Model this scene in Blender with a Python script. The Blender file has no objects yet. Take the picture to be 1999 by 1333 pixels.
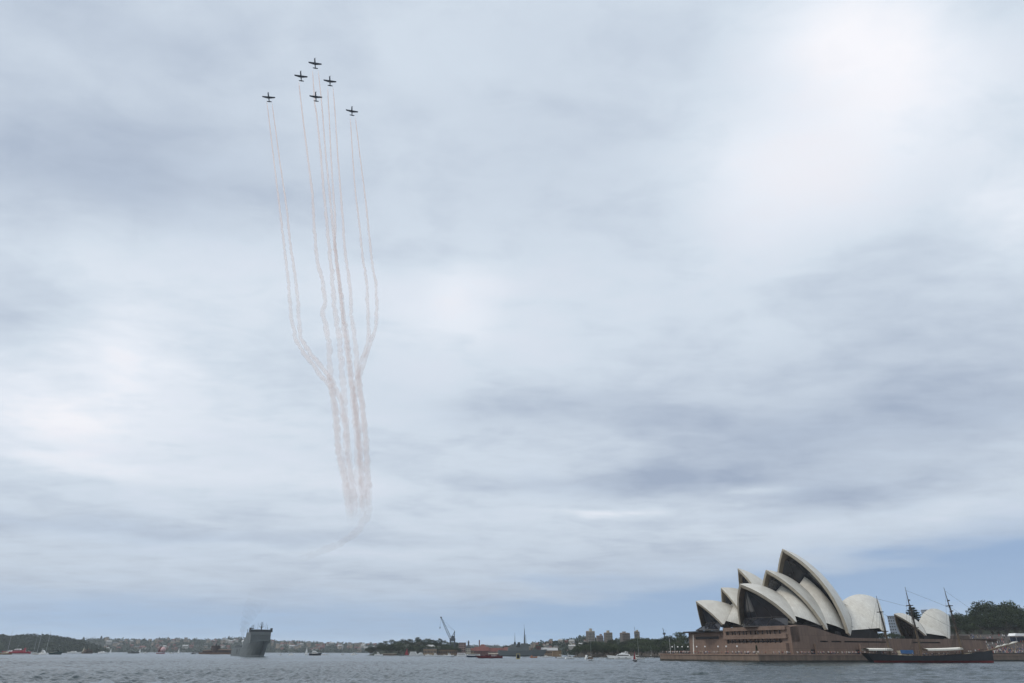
import bpy, bmesh, math, random
import numpy as np
from mathutils import Vector, Matrix
random.seed(7); rng = np.random.default_rng(7)
scene = bpy.context.scene
COL = scene.collection
PI = math.pi
rad = math.radians

# ------------------------------------------------------------------ camera
FPX = 1333.0                      # focal length in pixels of a 1999 px wide frame (24 mm lens)
PITCH = math.atan(606 / 1333.0)
ROLL = rad(0.15)
EYE = 4.85                        # metres above the water
cp, sp, cr, sr = math.cos(PITCH), math.sin(PITCH), math.cos(ROLL), math.sin(ROLL)
FW = Vector((0, cp, sp)); U0 = Vector((0, -sp, cp)); R0 = Vector((1, 0, 0))
UP = U0 * cr - R0 * sr; RT = R0 * cr + U0 * sr
CAM = Vector((0, 0, EYE))
cam_d = bpy.data.cameras.new('camera'); cam = bpy.data.objects.new('camera', cam_d); COL.objects.link(cam)
cam_d.sensor_width = 36; cam_d.lens = 36 * FPX / 1999.0
cam_d.clip_start = 0.5; cam_d.clip_end = 60000
cam.matrix_world = Matrix(((RT.x, UP.x, -FW.x, 0), (RT.y, UP.y, -FW.y, 0), (RT.z, UP.z, -FW.z, EYE), (0, 0, 0, 1)))
scene.camera = cam

def ray(x, y):
    return FW + RT * ((x - 999.5) / FPX) + UP * ((666.5 - y) / FPX)
def water_at(x, y):               # surveyed point on the water
    r = ray(x, y); return CAM + r * (-EYE / r.z)
def at(x, y, D):                  # surveyed point D metres ahead
    r = ray(x, y); return CAM + r * (D / r.y)
def azel(x, y):
    r = ray(x, y).normalized(); return math.atan2(r.x, r.y), math.asin(r.z)

# ------------------------------------------------------------------ light, world, exposure
SUN_AZ, SUN_EL = rad(-112), rad(52)          # measured from +Y towards +X
sun_dir = Vector((math.sin(SUN_AZ) * math.cos(SUN_EL), math.cos(SUN_AZ) * math.cos(SUN_EL), math.sin(SUN_EL)))
sl = bpy.data.lights.new('sun', 'SUN'); sl.energy = 1.5; sl.angle = rad(14); sl.color = (1.0, 0.95, 0.88)
so = bpy.data.objects.new('sun', sl); COL.objects.link(so)
so.rotation_euler = sun_dir.to_track_quat('Z', 'Y').to_euler()
scene.view_settings.view_transform = 'Standard'; scene.view_settings.look = 'None'
scene.view_settings.gamma = 1; scene.view_settings.exposure = 0.0
scene.view_settings.use_curve_mapping = False
scene.render.engine = 'CYCLES'
cy = scene.cycles
cy.use_denoising = True
cy.max_bounces = 6; cy.diffuse_bounces = 2; cy.glossy_bounces = 3; cy.transparent_max_bounces = 40; cy.volume_bounces = 1
cy.sample_clamp_indirect = 4

def lin(r, g, b):
    f = lambda c: (c / 255 / 12.92) if c / 255 <= 0.04045 else ((c / 255 + 0.055) / 1.055) ** 2.4
    return (f(r), f(g), f(b))

class NT:
    """small helper for writing maths as nodes"""
    def __init__(s, tree): s.t = tree; s.n = tree.nodes; s.l = tree.links
    def put(s, a, sock):
        if isinstance(a, (int, float)): sock.default_value = a
        elif isinstance(a, tuple): sock.default_value = a
        else: s.l.new(a, sock)
    def m(s, op, a, b=None, c=None, clamp=False):
        nd = s.n.new('ShaderNodeMath'); nd.operation = op; nd.use_clamp = clamp
        s.put(a, nd.inputs[0])
        if b is not None: s.put(b, nd.inputs[1])
        if c is not None: s.put(c, nd.inputs[2])
        return nd.outputs[0]
    def noise(s, vec, scale, detail=4, rough=0.5, dist=0.0, dim='3D'):
        nd = s.n.new('ShaderNodeTexNoise'); nd.noise_dimensions = dim
        if vec is not None: s.l.new(vec, nd.inputs['Vector'])
        nd.inputs['Scale'].default_value = scale; nd.inputs['Detail'].default_value = detail
        nd.inputs['Roughness'].default_value = rough; nd.inputs['Distortion'].default_value = dist
        return nd.outputs[0]
    def comb(s, x, y, z):
        nd = s.n.new('ShaderNodeCombineXYZ')
        s.put(x, nd.inputs[0]); s.put(y, nd.inputs[1]); s.put(z, nd.inputs[2]); return nd.outputs[0]
    def sep(s, v):
        nd = s.n.new('ShaderNodeSeparateXYZ'); s.l.new(v, nd.inputs[0]); return nd.outputs
    def ramp(s, fac, stops, interp='LINEAR'):
        nd = s.n.new('ShaderNodeValToRGB'); nd.color_ramp.interpolation = interp
        e = nd.color_ramp.elements
        while len(e) < len(stops): e.new(0.5)
        for el, (p, c) in zip(e, stops): el.position = p; el.color = (*c, 1)
        s.put(fac, nd.inputs[0]); return nd.outputs[0]
    def mix(s, fac, a, b):
        nd = s.n.new('ShaderNodeMix'); nd.data_type = 'RGBA'
        s.put(fac, nd.inputs[0])
        for v, k in ((a, 6), (b, 7)):
            if isinstance(v, tuple): nd.inputs[k].default_value = (*v, 1)
            else: s.l.new(v, nd.inputs[k])
        return nd.outputs[2]

world = bpy.data.worlds.new('World'); scene.world = world; world.use_nodes = True
WT = NT(world.node_tree); WT.n.clear()
wout = WT.n.new('ShaderNodeOutputWorld'); wbg = WT.n.new('ShaderNodeBackground')
wbg.inputs['Strength'].default_value = 0.15
WT.l.new(wbg.outputs[0], wout.inputs[0])
sky = WT.n.new('ShaderNodeTexSky'); sky.sky_type = 'NISHITA'; sky.sun_disc = False
sky.sun_elevation = SUN_EL; sky.sun_rotation = SUN_AZ % (2 * PI)
sky.air_density = 1.0; sky.dust_density = 0.8; sky.ozone_density = 0.8; sky.altitude = 0
tc = WT.n.new('ShaderNodeTexCoord')
lift = WT.n.new('ShaderNodeVectorMath'); lift.operation = 'ADD'; WT.l.new(tc.outputs['Generated'], lift.inputs[0]); lift.inputs[1].default_value = (0, 0, .2)
WT.l.new(lift.outputs[0], sky.inputs['Vector'])
dx, dy, dz = WT.sep(tc.outputs['Generated'])
az_ = WT.m('ARCTAN2', dx, dy); el_ = WT.m('ARCSINE', dz)
zc = WT.m('ADD', WT.m('MAXIMUM', dz, 0.0), 0.10)
cu, cv = WT.m('DIVIDE', dx, zc), WT.m('DIVIDE', dy, zc)
layer = WT.comb(cu, cv, 0.0)                       # the cloud sheet seen in perspective
n_big = WT.noise(layer, 0.9, 5, 0.48, 0.35)
n_mid = WT.noise(layer, 2.6, 5, 0.5, 0.6)
n_fine = WT.noise(WT.comb(WT.m('MULTIPLY', cu, 0.55), cv, 3.0), 5.0, 5, 0.55, 0.4)
# warp the bearings a little so that the cloud banks have uneven outlines
wa = WT.m('MULTIPLY', WT.m('SUBTRACT', WT.noise(layer, 1.5, 4, 0.5), 0.5), 0.36)
wb = WT.m('MULTIPLY', WT.m('SUBTRACT', WT.noise(WT.comb(cu, cv, 7.0), 1.7, 4, 0.5), 0.5), 0.12)
waz = WT.m('ADD', az_, wa)
wel = WT.m('ADD', el_, WT.m('MULTIPLY', wb, WT.m('MULTIPLY_ADD', el_, 1.6, 0.12)))
def bank(x, y, wx, wy, amp):
    """a brighter or darker bank of cloud at a fixed bearing and height in the sky"""
    a0, e0 = azel(x, y); a1, _ = azel(min(x + wx, 2600), y); _, e1 = azel(x, y - wy)
    u = WT.m('DIVIDE', WT.m('SUBTRACT', waz, a0), abs(a1 - a0)); v = WT.m('DIVIDE', WT.m('SUBTRACT', wel, e0), abs(e1 - e0))
    q = WT.m('ADD', WT.m('MULTIPLY', u, u), WT.m('MULTIPLY', v, v))
    return WT.m('MULTIPLY', WT.m('EXPONENT', WT.m('MULTIPLY', q, -1.0)), amp)
BANKS = [(120, 330, 330, 130, -.38), (180, 40, 330, 110, -.22), (480, 340, 260, 110, -.17), (1120, 330, 420, 200, -.12), (1150, 60, 260, 90, -.05),
         (1670, 60, 210, 230, .5), (1480, 340, 210, 170, .34), (1960, 420, 170, 130, .30), (1800, 230, 220, 150, .10), (760, 560, 380, 170, .13),
         (875, 560, 95, 75, .17), (890, 650, 70, 45, .12), (80, 780, 190, 90, .42), (290, 700, 170, 70, .3), (350, 830, 260, 70, .2),
         (200, 520, 300, 110, .14), (420, 930, 420, 30, .12),
         (1600, 700, 300, 50, -.12), (1100, 800, 260, 40, -.22), (1550, 850, 420, 75, -.4), (1880, 760, 200, 90, -.2), (1250, 940, 300, 28, -.34),
         (1650, 970, 280, 40, -.42), (1200, 1003, 130, 9, .3), (1480, 960, 90, 10, .22), (1850, 1000, 220, 22, .12),
         (1250, 1085, 260, 25, -.16), (300, 1035, 520, 24, -.24), (120, 900, 160, 22, .16), (300, 1190, 700, 45, -.12), (800, 1130, 500, 35, -.1), (640, 1075, 400, 12, .12),
         (900, 1215, 900, 40, -.1)]
bsum = 0.515
for b_ in BANKS: bsum = WT.m('ADD', bsum, bank(*b_))
det = WT.m('ADD', WT.m('MULTIPLY', WT.m('SUBTRACT', n_big, 0.5), 0.64),
           WT.m('ADD', WT.m('MULTIPLY', WT.m('SUBTRACT', n_mid, 0.5), 0.5), WT.m('ADD', WT.m('MULTIPLY', WT.m('SUBTRACT', n_fine, 0.5), 0.36), WT.m('MULTIPLY', WT.m('SUBTRACT', WT.noise(WT.comb(WT.m('MULTIPLY', cu, 0.7), cv, 9.0), 11.0, 6, 0.6, 0.5), 0.5), 0.24))))
bright = WT.m('ADD', bsum, det)
cloud = WT.ramp(bright, [(0.0, lin(160, 174, 196)), (0.28, lin(189, 201, 217)), (0.55, lin(213, 224, 236)), (0.8, lin(234, 240, 249)), (1.0, lin(250, 250, 255))])
cl10 = WT.n.new('ShaderNodeVectorMath'); cl10.operation = 'SCALE'; WT.l.new(cloud, cl10.inputs[0]); cl10.inputs['Scale'].default_value = 1 / 0.15
gap = 0.0
for b_ in [(1990, 1100, 360, 60, 1.3), (1560, 1175, 360, 60, 1.1), (1250, 1215, 320, 42, .7), (1150, 1130, 130, 20, .3), (700, 1225, 900, 60, .6), (60, 1200, 500, 50, .3), (300, 1060, 500, 30, .1), (2300, 1150, 300, 120, .9)]:
    gap = WT.m('ADD', gap, bank(*b_))
gap = WT.m('ADD', gap, WT.m('MULTIPLY', det, 0.7)); gap = WT.m('SMOOTH_MIN', gap, 0.92, 0.2); gap = WT.m('MAXIMUM', gap, 0.0)
fin = WT.mix(gap, cl10.outputs[0], sky.outputs[0])
WT.l.new(fin, wbg.inputs['Color'])

# ------------------------------------------------------------------ materials
MATS = {}
def mat(name, col, rough=0.7, metal=0.0, vary=0.0, scale=1.0, col2=None, bump=0.0, spec=0.3, detail=4, coord='Object', stretch=None):
    if name in MATS: return MATS[name]
    m = bpy.data.materials.new(name); m.use_nodes = True; MATS[name] = m
    T = NT(m.node_tree); b = T.n['Principled BSDF']
    b.inputs['Roughness'].default_value = rough; b.inputs['Metallic'].default_value = metal
    b.inputs['Specular IOR Level'].default_value = spec
    b.inputs['Base Color'].default_value = (*col, 1)
    if vary or col2 or bump:
        c = T.n.new('ShaderNodeTexCoord'); v = c.outputs[coord]
        if stretch:
            mp = T.n.new('ShaderNodeMapping'); mp.inputs['Scale'].default_value = stretch; T.l.new(v, mp.inputs[0]); v = mp.outputs[0]
        n = T.noise(v, scale, detail, 0.6)
        lo = col2 if col2 else tuple(x * (1 - vary) for x in col); hi = col if col2 else tuple(min(1, x * (1 + vary)) for x in col)
        T.l.new(T.ramp(n, [(0.32, lo), (0.68, hi)]), b.inputs['Base Color'])
        if bump:
            bp = T.n.new('ShaderNodeBump'); bp.inputs['Strength'].default_value = bump; bp.inputs['Distance'].default_value = 0.3
            T.l.new(n, bp.inputs['Height']); T.l.new(bp.outputs[0], b.inputs['Normal'])
    return m

def leaf_mat(name, a, b2):
    if name in MATS: return MATS[name]
    m = bpy.data.materials.new(name); m.use_nodes = True; MATS[name] = m
    T = NT(m.node_tree); b = T.n['Principled BSDF']; b.inputs['Roughness'].default_value = 0.7; b.inputs['Specular IOR Level'].default_value = 0.15
    g = T.n.new('ShaderNodeNewGeometry'); oi = T.n.new('ShaderNodeObjectInfo')
    k = T.m('ADD', T.m('MULTIPLY', g.outputs['Random Per Island'], 0.6), T.m('MULTIPLY', oi.outputs['Random'], 0.4))
    T.l.new(T.ramp(k, [(0.0, a), (1.0, b2)]), b.inputs['Base Color'])
    return m

WHITE = mat('white_paint', (.84, .84, .82), .4, vary=.06, scale=.6)
CREAM = mat('cream_paint', (.62, .56, .42), .5, vary=.08, scale=.5)
DARKG = mat('dark_glass', (.012, .015, .018), .08, spec=.5)
BLACK = mat('black_paint', (.018, .019, .022), .45, vary=.2, scale=.4)
RED = mat('red_paint', (.33, .035, .05), .45, vary=.12, scale=.5)
DRED = mat('dark_red_paint', (.12, .02, .024), .5, vary=.15, scale=.5)
NAVY = mat('navy_paint', (.02, .032, .06), .4, vary=.15, scale=.5)
GREYS = mat('grey_ship_paint', (.125, .14, .14), .55, vary=.09, scale=.12, bump=.05)
GREYD = mat('dark_grey_paint', (.05, .058, .062), .55, vary=.12, scale=.2)
WOOD = mat('varnished_wood', (.16, .085, .04), .5, vary=.2, scale=.6)
SPAR = mat('dark_spar_wood', (.05, .04, .032), .6, vary=.15, scale=.8)
OCHRE = mat('ochre_spar_paint', (.16, .11, .065), .6, vary=.15, scale=.8)
CANVAS = mat('cream_canvas', (.74, .71, .63), .8, vary=.08, scale=1.2)
ORANGE = mat('orange_paint', (.5, .16, .05), .5, vary=.1, scale=.5)
GREENB = mat('dark_green_paint', (.025, .05, .045), .45, vary=.15, scale=.5)
BLUEB = mat('blue_tarpaulin', (.05, .13, .28), .6, vary=.15, scale=1.0)
ALU = mat('grey_spar_metal', (.45, .46, .47), .4, metal=.3)
STEEL = mat('crane_steel', (.07, .085, .10), .6, vary=.15, scale=.3)
PINK = mat('pink_sailcloth', (.55, .36, .36), .8, vary=.08, scale=.3)
BROWNB = mat('brown_paint', (.09, .06, .04), .6, vary=.2, scale=.5)

# ------------------------------------------------------------------ mesh helpers
class MB:
    def __init__(s): s.v = []; s.f = []; s.mi = []
    def add(s, vs, fs, m=0):
        o = len(s.v); s.v += [tuple(v) for v in vs]; s.f += [tuple(o + i for i in f) for f in fs]; s.mi += [m] * len(fs); return s
    def box(s, c, size, rz=0.0, m=0, taper=(1, 1), shift=(0, 0)):
        """box with centre of its base at c; the top may be tapered and shifted"""
        x, y, z = size[0] / 2, size[1] / 2, size[2]; ca, sa = math.cos(rz), math.sin(rz); vs = []
        for k, zz in ((0, 0), (1, z)):
            tx, ty = (taper if k else (1, 1)); sx, sy = (shift if k else (0, 0))
            for a, b in ((-x, -y), (x, -y), (x, y), (-x, y)):
                a2, b2 = a * tx + sx, b * ty + sy
                vs.append((c[0] + a2 * ca - b2 * sa, c[1] + a2 * sa + b2 * ca, c[2] + zz))
        return s.add(vs, [(3, 2, 1, 0), (4, 5, 6, 7), (0, 1, 5, 4), (1, 2, 6, 5), (2, 3, 7, 6), (3, 0, 4, 7)], m)
    def tube(s, pts, rads, n=8, m=0, cap=True):
        pts = [Vector(p) for p in pts]
        if isinstance(rads, (int, float)): rads = [rads] * len(pts)
        o = len(s.v); vs = []
        for i, p in enumerate(pts):
            d = (pts[min(i + 1, len(pts) - 1)] - pts[max(i - 1, 0)]).normalized()
            a = d.cross(Vector((0, 0, 1)) if abs(d.z) < .95 else Vector((1, 0, 0))).normalized(); b = d.cross(a)
            for k in range(n):
                t = 2 * PI * k / n; vs.append(p + (a * math.cos(t) + b * math.sin(t)) * rads[i])
        fs = []
        for i in range(len(pts) - 1):
            for k in range(n):
                k2 = (k + 1) % n; fs.append((i * n + k, i * n + k2, (i + 1) * n + k2, (i + 1) * n + k))
        if cap: fs.append(tuple(range(n - 1, -1, -1))); fs.append(tuple((len(pts) - 1) * n + k for k in range(n)))
        return s.add(vs, fs, m)
    def lathe(s, c, prof, n=16, m=0):
        vs = []; fs = []
        for r, z in prof:
            for k in range(n): t = 2 * PI * k / n; vs.append((c[0] + r * math.cos(t), c[1] + r * math.sin(t), c[2] + z))
        for i in range(len(prof) - 1):
            for k in range(n): k2 = (k + 1) % n; fs.append((i * n + k, i * n + k2, (i + 1) * n + k2, (i + 1) * n + k))
        fs.append(tuple(range(n - 1, -1, -1))); fs.append(tuple((len(prof) - 1) * n + k for k in range(n)))
        return s.add(vs, fs, m)
    def prism(s, poly, axis, a, b, m=0):
        """poly in the two other axes, extruded along axis (0,1,2) from a to b"""
        def mk(u, w, h):
            return (h, u, w) if axis == 0 else ((u, h, w) if axis == 1 else (u, w, h))
        n = len(poly); vs = [mk(u, w, a) for u, w in poly] + [mk(u, w, b) for u, w in poly]
        fs = [tuple(range(n)), tuple(range(2 * n - 1, n - 1, -1))] + [(i, i + n, (i + 1) % n + n, (i + 1) % n) for i in range(n)]
        return s.add(vs, fs, m)
    def grid(s, g, m=0, flip=False):
        nu, nv = len(g), len(g[0]); vs = [p for r in g for p in r]; fs = []
        for i in range(nu - 1):
            for j in range(nv - 1):
                q = (i * nv + j, i * nv + j + 1, (i + 1) * nv + j + 1, (i + 1) * nv + j); fs.append(q[::-1] if flip else q)
        return s.add(vs, fs, m)
    def mesh(s, name, mats, smooth=False, fix=True):
        me = bpy.data.meshes.new(name); me.from_pydata(s.v, [], s.f)
        for mm in (mats if isinstance(mats, (list, tuple)) else [mats]): me.materials.append(mm)
        me.polygons.foreach_set('material_index', s.mi)
        if smooth: me.polygons.foreach_set('use_smooth', [True] * len(s.f))
        if fix:
            bm = bmesh.new(); bm.from_mesh(me); bmesh.ops.recalc_face_normals(bm, faces=bm.faces[:]); bm.to_mesh(me); bm.free()
        me.update(); return me
    def build(s, name, mats, parent=None, smooth=False, fix=True):
        o = bpy.data.objects.new(name, s.mesh(name, mats, smooth, fix)); COL.objects.link(o)
        if parent is not None: o.parent = parent
        return o

def tag(o, label=None, cat=None, group=None, kind=None):
    if label: o['label'] = label
    if cat: o['category'] = cat
    if group: o['group'] = group
    if kind: o['kind'] = kind
    return o
def thing(name, label, cat, loc=(0, 0, 0), rz=0.0, group=None):
    o = bpy.data.objects.new(name, None); COL.objects.link(o); o.empty_display_size = 1
    o.location = loc; o.rotation_euler = (0, 0, rz); return tag(o, label, cat, group)
KIDS = {}
def children(o): return [c for c in bpy.data.objects if c.parent == o]
def dup(root, loc, rz=0.0, scale=1.0, label=None, group=None):
    if root.name not in KIDS: KIDS[root.name] = [(c, children(c)) for c in children(root)]
    r = root.copy(); COL.objects.link(r); r.location = loc; r.rotation_euler = (0, 0, rz)
    r.scale = (scale, scale, scale) if isinstance(scale, (int, float)) else scale
    if label: r['label'] = label
    if group: r['group'] = group
    for c, gs in KIDS[root.name]:
        c2 = c.copy(); COL.objects.link(c2); c2.parent = r
        for g in gs: g2 = g.copy(); COL.objects.link(g2); g2.parent = c2
    return r

# ------------------------------------------------------------------ water
def make_water():
    rows = [0.0, 4, 10, 20, 35, 55, 80, 105]
    d = 122.0
    while d < 900: rows.append(d); d += 0.42 * (d / 140.0) ** 1.25
    while d < 26000: rows.append(d); d *= 1.035
    rows = np.array(rows); cols = np.tan(np.linspace(rad(-43), rad(43), 900)) * 1.0
    cols = np.concatenate([[-4, -2.5, -1.6, -1.2], cols, [1.2, 1.6, 2.5, 4]])
    Y = np.repeat(rows[:, None], len(cols), 1); X = cols[None, :] * (Y + 3)
    Z = np.zeros_like(X)
    wind = rad(205)
    for i in range(56):
        lam = 1.3 * (12.0 / 1.3) ** rng.random(); k = 2 * PI / lam; th = wind + rng.normal(0, .55)
        amp = 0.0115 * lam ** 0.66 * (0.5 + rng.random())
        ph = (X * math.cos(th) + Y * math.sin(th)) * k + rng.random() * 6.28
        Z += amp * (np.sin(ph) + 0.22 * np.sin(2 * ph + .6))
    gust = np.sin(X * .021 + Y * .013 + 1) + np.sin(X * -.009 + Y * .031 + 2) + np.sin(X * .043 - Y * .007)
    Z *= 0.85 + 0.16 * gust
    fade = np.clip((1000 - Y) / 700, 0, 1) * np.clip((Y - 60) / 50, 0, 1); Z *= fade
    nr, nc = X.shape
    co = np.stack([X, Y, Z], -1).reshape(-1, 3).astype(np.float32)
    idx = np.arange(nr * nc).reshape(nr, nc)
    quads = np.stack([idx[:-1, :-1], idx[:-1, 1:], idx[1:, 1:], idx[1:, :-1]], -1).reshape(-1)
    me = bpy.data.meshes.new('water'); me.vertices.add(nr * nc); me.vertices.foreach_set('co', co.ravel())
    nf = len(quads) // 4; me.loops.add(nf * 4); me.loops.foreach_set('vertex_index', quads.astype(np.int32))
    me.polygons.add(nf); me.polygons.foreach_set('loop_start', np.arange(0, nf * 4, 4, dtype=np.int32))
    me.polygons.foreach_set('use_smooth', np.ones(nf, dtype=bool)); me.update(calc_edges=True); me.validate()
    m = bpy.data.materials.new('harbour_water'); m.use_nodes = True; T = NT(m.node_tree); b = T.n['Principled BSDF']
    b.inputs['Base Color'].default_value = (.032, .052, .058, 1); b.inputs['Roughness'].default_value = .2; b.inputs['Specular IOR Level'].default_value = .25; b.inputs['IOR'].default_value = 1.33
    g = T.n.new('ShaderNodeNewGeometry')
    n1 = T.noise(g.outputs['Position'], 1.1, 3, .55); n2 = T.noise(g.outputs['Position'], .32, 3, .5)
    bp = T.n.new('ShaderNodeBump'); bp.inputs['Strength'].default_value = .55; bp.inputs['Distance'].default_value = .35
    T.l.new(T.m('ADD', T.m('MULTIPLY', n1, .5), n2), bp.inputs['Height']); T.l.new(bp.outputs[0], b.inputs['Normal'])
    n3 = T.noise(g.outputs['Position'], .012, 3, .5)
    T.l.new(T.ramp(n3, [(.3, (.02, .034, .038)), (.7, (.032, .05, .054))]), b.inputs['Base Color'])
    me.materials.append(m)
    o = bpy.data.objects.new('water', me); COL.objects.link(o); tag(o, 'grey green choppy harbour water', None, None, 'structure')
make_water()

# ------------------------------------------------------------------ opera house
OA = rad(25); NWC = water_at(1482, 1293.4); NWC.z = 0
S = Vector((math.cos(OA), math.sin(OA), 0)); E = Vector((-math.sin(OA), math.cos(OA), 0))
def OW(s, e, z): return NWC + S * s + E * e + Vector((0, 0, z))
# local frame of the opera house: x = along the halls (south), y = across (east), z = up

def granite(name, c, c2):
    m = bpy.data.materials.new(name); m.use_nodes = True; T = NT(m.node_tree); b = T.n['Principled BSDF']; b.inputs['Roughness'].default_value = .75
    b.inputs['Specular IOR Level'].default_value = .2
    tcn = T.n.new('ShaderNodeTexCoord'); x, y, z = T.sep(tcn.outputs['Object'])
    br = T.n.new('ShaderNodeTexBrick'); T.l.new(T.comb(T.m('ADD', x, y), z, 0.0), br.inputs['Vector'])
    br.inputs['Color1'].default_value = (*c, 1); br.inputs['Color2'].default_value = (*c2, 1)
    br.inputs['Mortar'].default_value = (*[q * .55 for q in c], 1)
    br.inputs['Scale'].default_value = 1.0; br.inputs['Brick Width'].default_value = 2.4; br.inputs['Row Height'].default_value = 7.0; br.inputs['Mortar Size'].default_value = .05
    br.offset = 0.0
    n = T.noise(tcn.outputs['Object'], .18, 4, .6); n2 = T.noise(T.comb(T.m('MULTIPLY', T.m('ADD', x, y), 1.2), T.m('MULTIPLY', z, .12), 0.0), 1.0, 3, .6)
    k = T.m('ADD', T.m('MULTIPLY', n, .45), T.m('ADD', T.m('MULTIPLY', n2, .5), .5))
    sc = T.n.new('ShaderNodeVectorMath'); sc.operation = 'SCALE'; T.l.new(br.outputs[0], sc.inputs[0]); T.l.new(k, sc.inputs['Scale'])
    T.l.new(sc.outputs[0], b.inputs['Base Color']); MATS[name] = m; return m
GRANITE = granite('brown_granite', (.215, .15, .115), (.185, .13, .102))
PAVE = granite('pale_granite', (.30, .205, .155), (.27, .185, .14))
CONC = mat('bare_concrete', (.36, .32, .25), .8, vary=.14, scale=.35)
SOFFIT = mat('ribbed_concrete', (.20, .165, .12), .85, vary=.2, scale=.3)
GLASSW = mat('tinted_glass', (.02, .021, .026), .12, spec=.5, vary=.4, scale=.12)
BRONZE = mat('bronze_frame', (.04, .035, .032), .5)

def tile_mat():
    m = bpy.data.materials.new('cream_tiles'); m.use_nodes = True; T = NT(m.node_tree); b = T.n['Principled BSDF']
    b.inputs['Roughness'].default_value = .38; b.inputs['Specular IOR Level'].default_value = .4
    uvn = T.n.new('ShaderNodeUVMap'); u, v, _ = T.sep(uvn.outputs[0])
    ur = T.m('MULTIPLY', u, 15.0); fr = T.m('FRACT', ur)
    vv = T.m('MULTIPLY_ADD', T.m('ABSOLUTE', T.m('SUBTRACT', fr, .5)), 1.1, T.m('MULTIPLY', v, 15.0))
    edge = T.m('MAXIMUM', T.m('GREATER_THAN', T.m('ABSOLUTE', T.m('SUBTRACT', fr, .5)), .465), T.m('GREATER_THAN', T.m('FRACT', vv), .945))
    tcn = T.n.new('ShaderNodeTexCoord'); n = T.noise(tcn.outputs['Object'], .14, 5, .62)
    ci = T.comb(T.m('FLOOR', ur), T.m('FLOOR', vv), 0.0); wn = T.n.new('ShaderNodeTexWhiteNoise'); wn.noise_dimensions = '2D'; T.l.new(ci, wn.inputs['Vector'])
    k = T.m('ADD', T.m('MULTIPLY', n, .7), T.m('MULTIPLY', wn.outputs['Value'], .3))
    base = T.ramp(k, [(.25, (.53, .495, .43)), (.75, (.68, .655, .585))])
    T.l.new(T.mix(T.m('MULTIPLY', edge, .55), base, (.34, .31, .26)), b.inputs['Base Color']); return m
TILE = tile_mat()

FRAME = [Vector((0, 0, 0)), 0.0]
opera = thing('opera_house', 'opera house of cream tiled sail shaped shells on a brown granite podium', 'building', NWC, OA)

def place(o): o.location = FRAME[0]; o.rotation_euler = (0, 0, FRAME[1]); return o
def slerp(a, b, t):
    w = a.angle(b)
    return a if w < 1e-6 else (a * math.sin((1 - t) * w) + b * math.sin(t * w)) / math.sin(w)
def sphere_centre(F, A, B, R, side):
    ab = A - F; ac = B - F; n = ab.cross(ac); d = 2 * n.length_squared
    cc = F + (n.cross(ab) * ac.length_squared + ac.cross(n) * ab.length_squared) / d
    h = math.sqrt(max(R * R - (cc - F).length_squared, 0)); nn = n.normalized(); g = (F + A + B) / 3; best = None
    for k in (1, -1):
        c = cc + nn * h * k; o = (g - c).normalized(); sc = o.z * .6 + o.y * side
        if best is None or sc > best[0]: best = (sc, c)
    return best[1]
def half_shell(F, A, B, R, side, nu=26, nv=26, v0=.035, mflat=0.0):
    c = sphere_centre(F, A, B, R, side)
    ax = A.y; rr = math.sqrt(R * R - (ax - c.y) ** 2)
    ta = math.atan2(A.z - c.z, A.x - c.x); tb = math.atan2(B.z - c.z, B.x - c.x)
    g = []
    for i in range(nu + 1):
        t = ta + (tb - ta) * i / nu; rp = Vector((c.x + rr * math.cos(t), ax, c.z + rr * math.sin(t)))
        k = mflat * (1 - i / nu) ** 1.5
        g.append([(c + slerp(F - c, rp - c, w)).lerp(F.lerp(rp, w), k) for w in [v0 + (1 - v0) * j / nv for j in range(nv + 1)]])
    return g, c
def add_uv(o, n_half):
    pass
def main_shell(axis, hw, fs, fz, A, B, R, th=1.8, name='roof_shell', mflat=0.0):
    """two mirrored spherical triangles meeting on the ridge; returns the outer edge curves of both halves"""
    mb = MB(); rim = MB(); uv = []; edges = {}
    for side in (-1, 1):
        F = Vector((fs, axis + side * hw, fz)); Av = Vector((A[0], axis, A[1])); Bv = Vector((B[0], axis, B[1]))
        g, c = half_shell(F, Av, Bv, R, side, mflat=mflat)
        nu, nv = len(g), len(g[0])
        mb.grid(g, flip=(side > 0)); uv += [(i / (nu - 1), j / (nv - 1)) for i in range(nu) for j in range(nv)]
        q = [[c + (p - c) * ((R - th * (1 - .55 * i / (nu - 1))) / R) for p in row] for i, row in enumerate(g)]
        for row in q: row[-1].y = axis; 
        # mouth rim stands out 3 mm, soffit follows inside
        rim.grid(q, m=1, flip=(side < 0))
        rim.grid([g[0], q[0]], m=0); rim.grid([g[-1], q[-1]], m=0)
        rim.grid([[r[0] for r in g], [r[0] for r in q]], m=0)
        edges[side] = dict(mouth=g[0], rear=g[-1], inner=q[0], c=c)
    o = place(mb.build(name, TILE, opera, smooth=True, fix=False))
    ul = o.data.uv_layers.new(name='UVMap'); li = np.zeros(len(o.data.loops), dtype=np.int32); o.data.loops.foreach_get('vertex_index', li)
    ul.data.foreach_set('uv', np.array(uv, dtype=np.float32)[li].ravel())
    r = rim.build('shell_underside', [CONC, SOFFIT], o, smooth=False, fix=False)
    return o, edges
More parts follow.
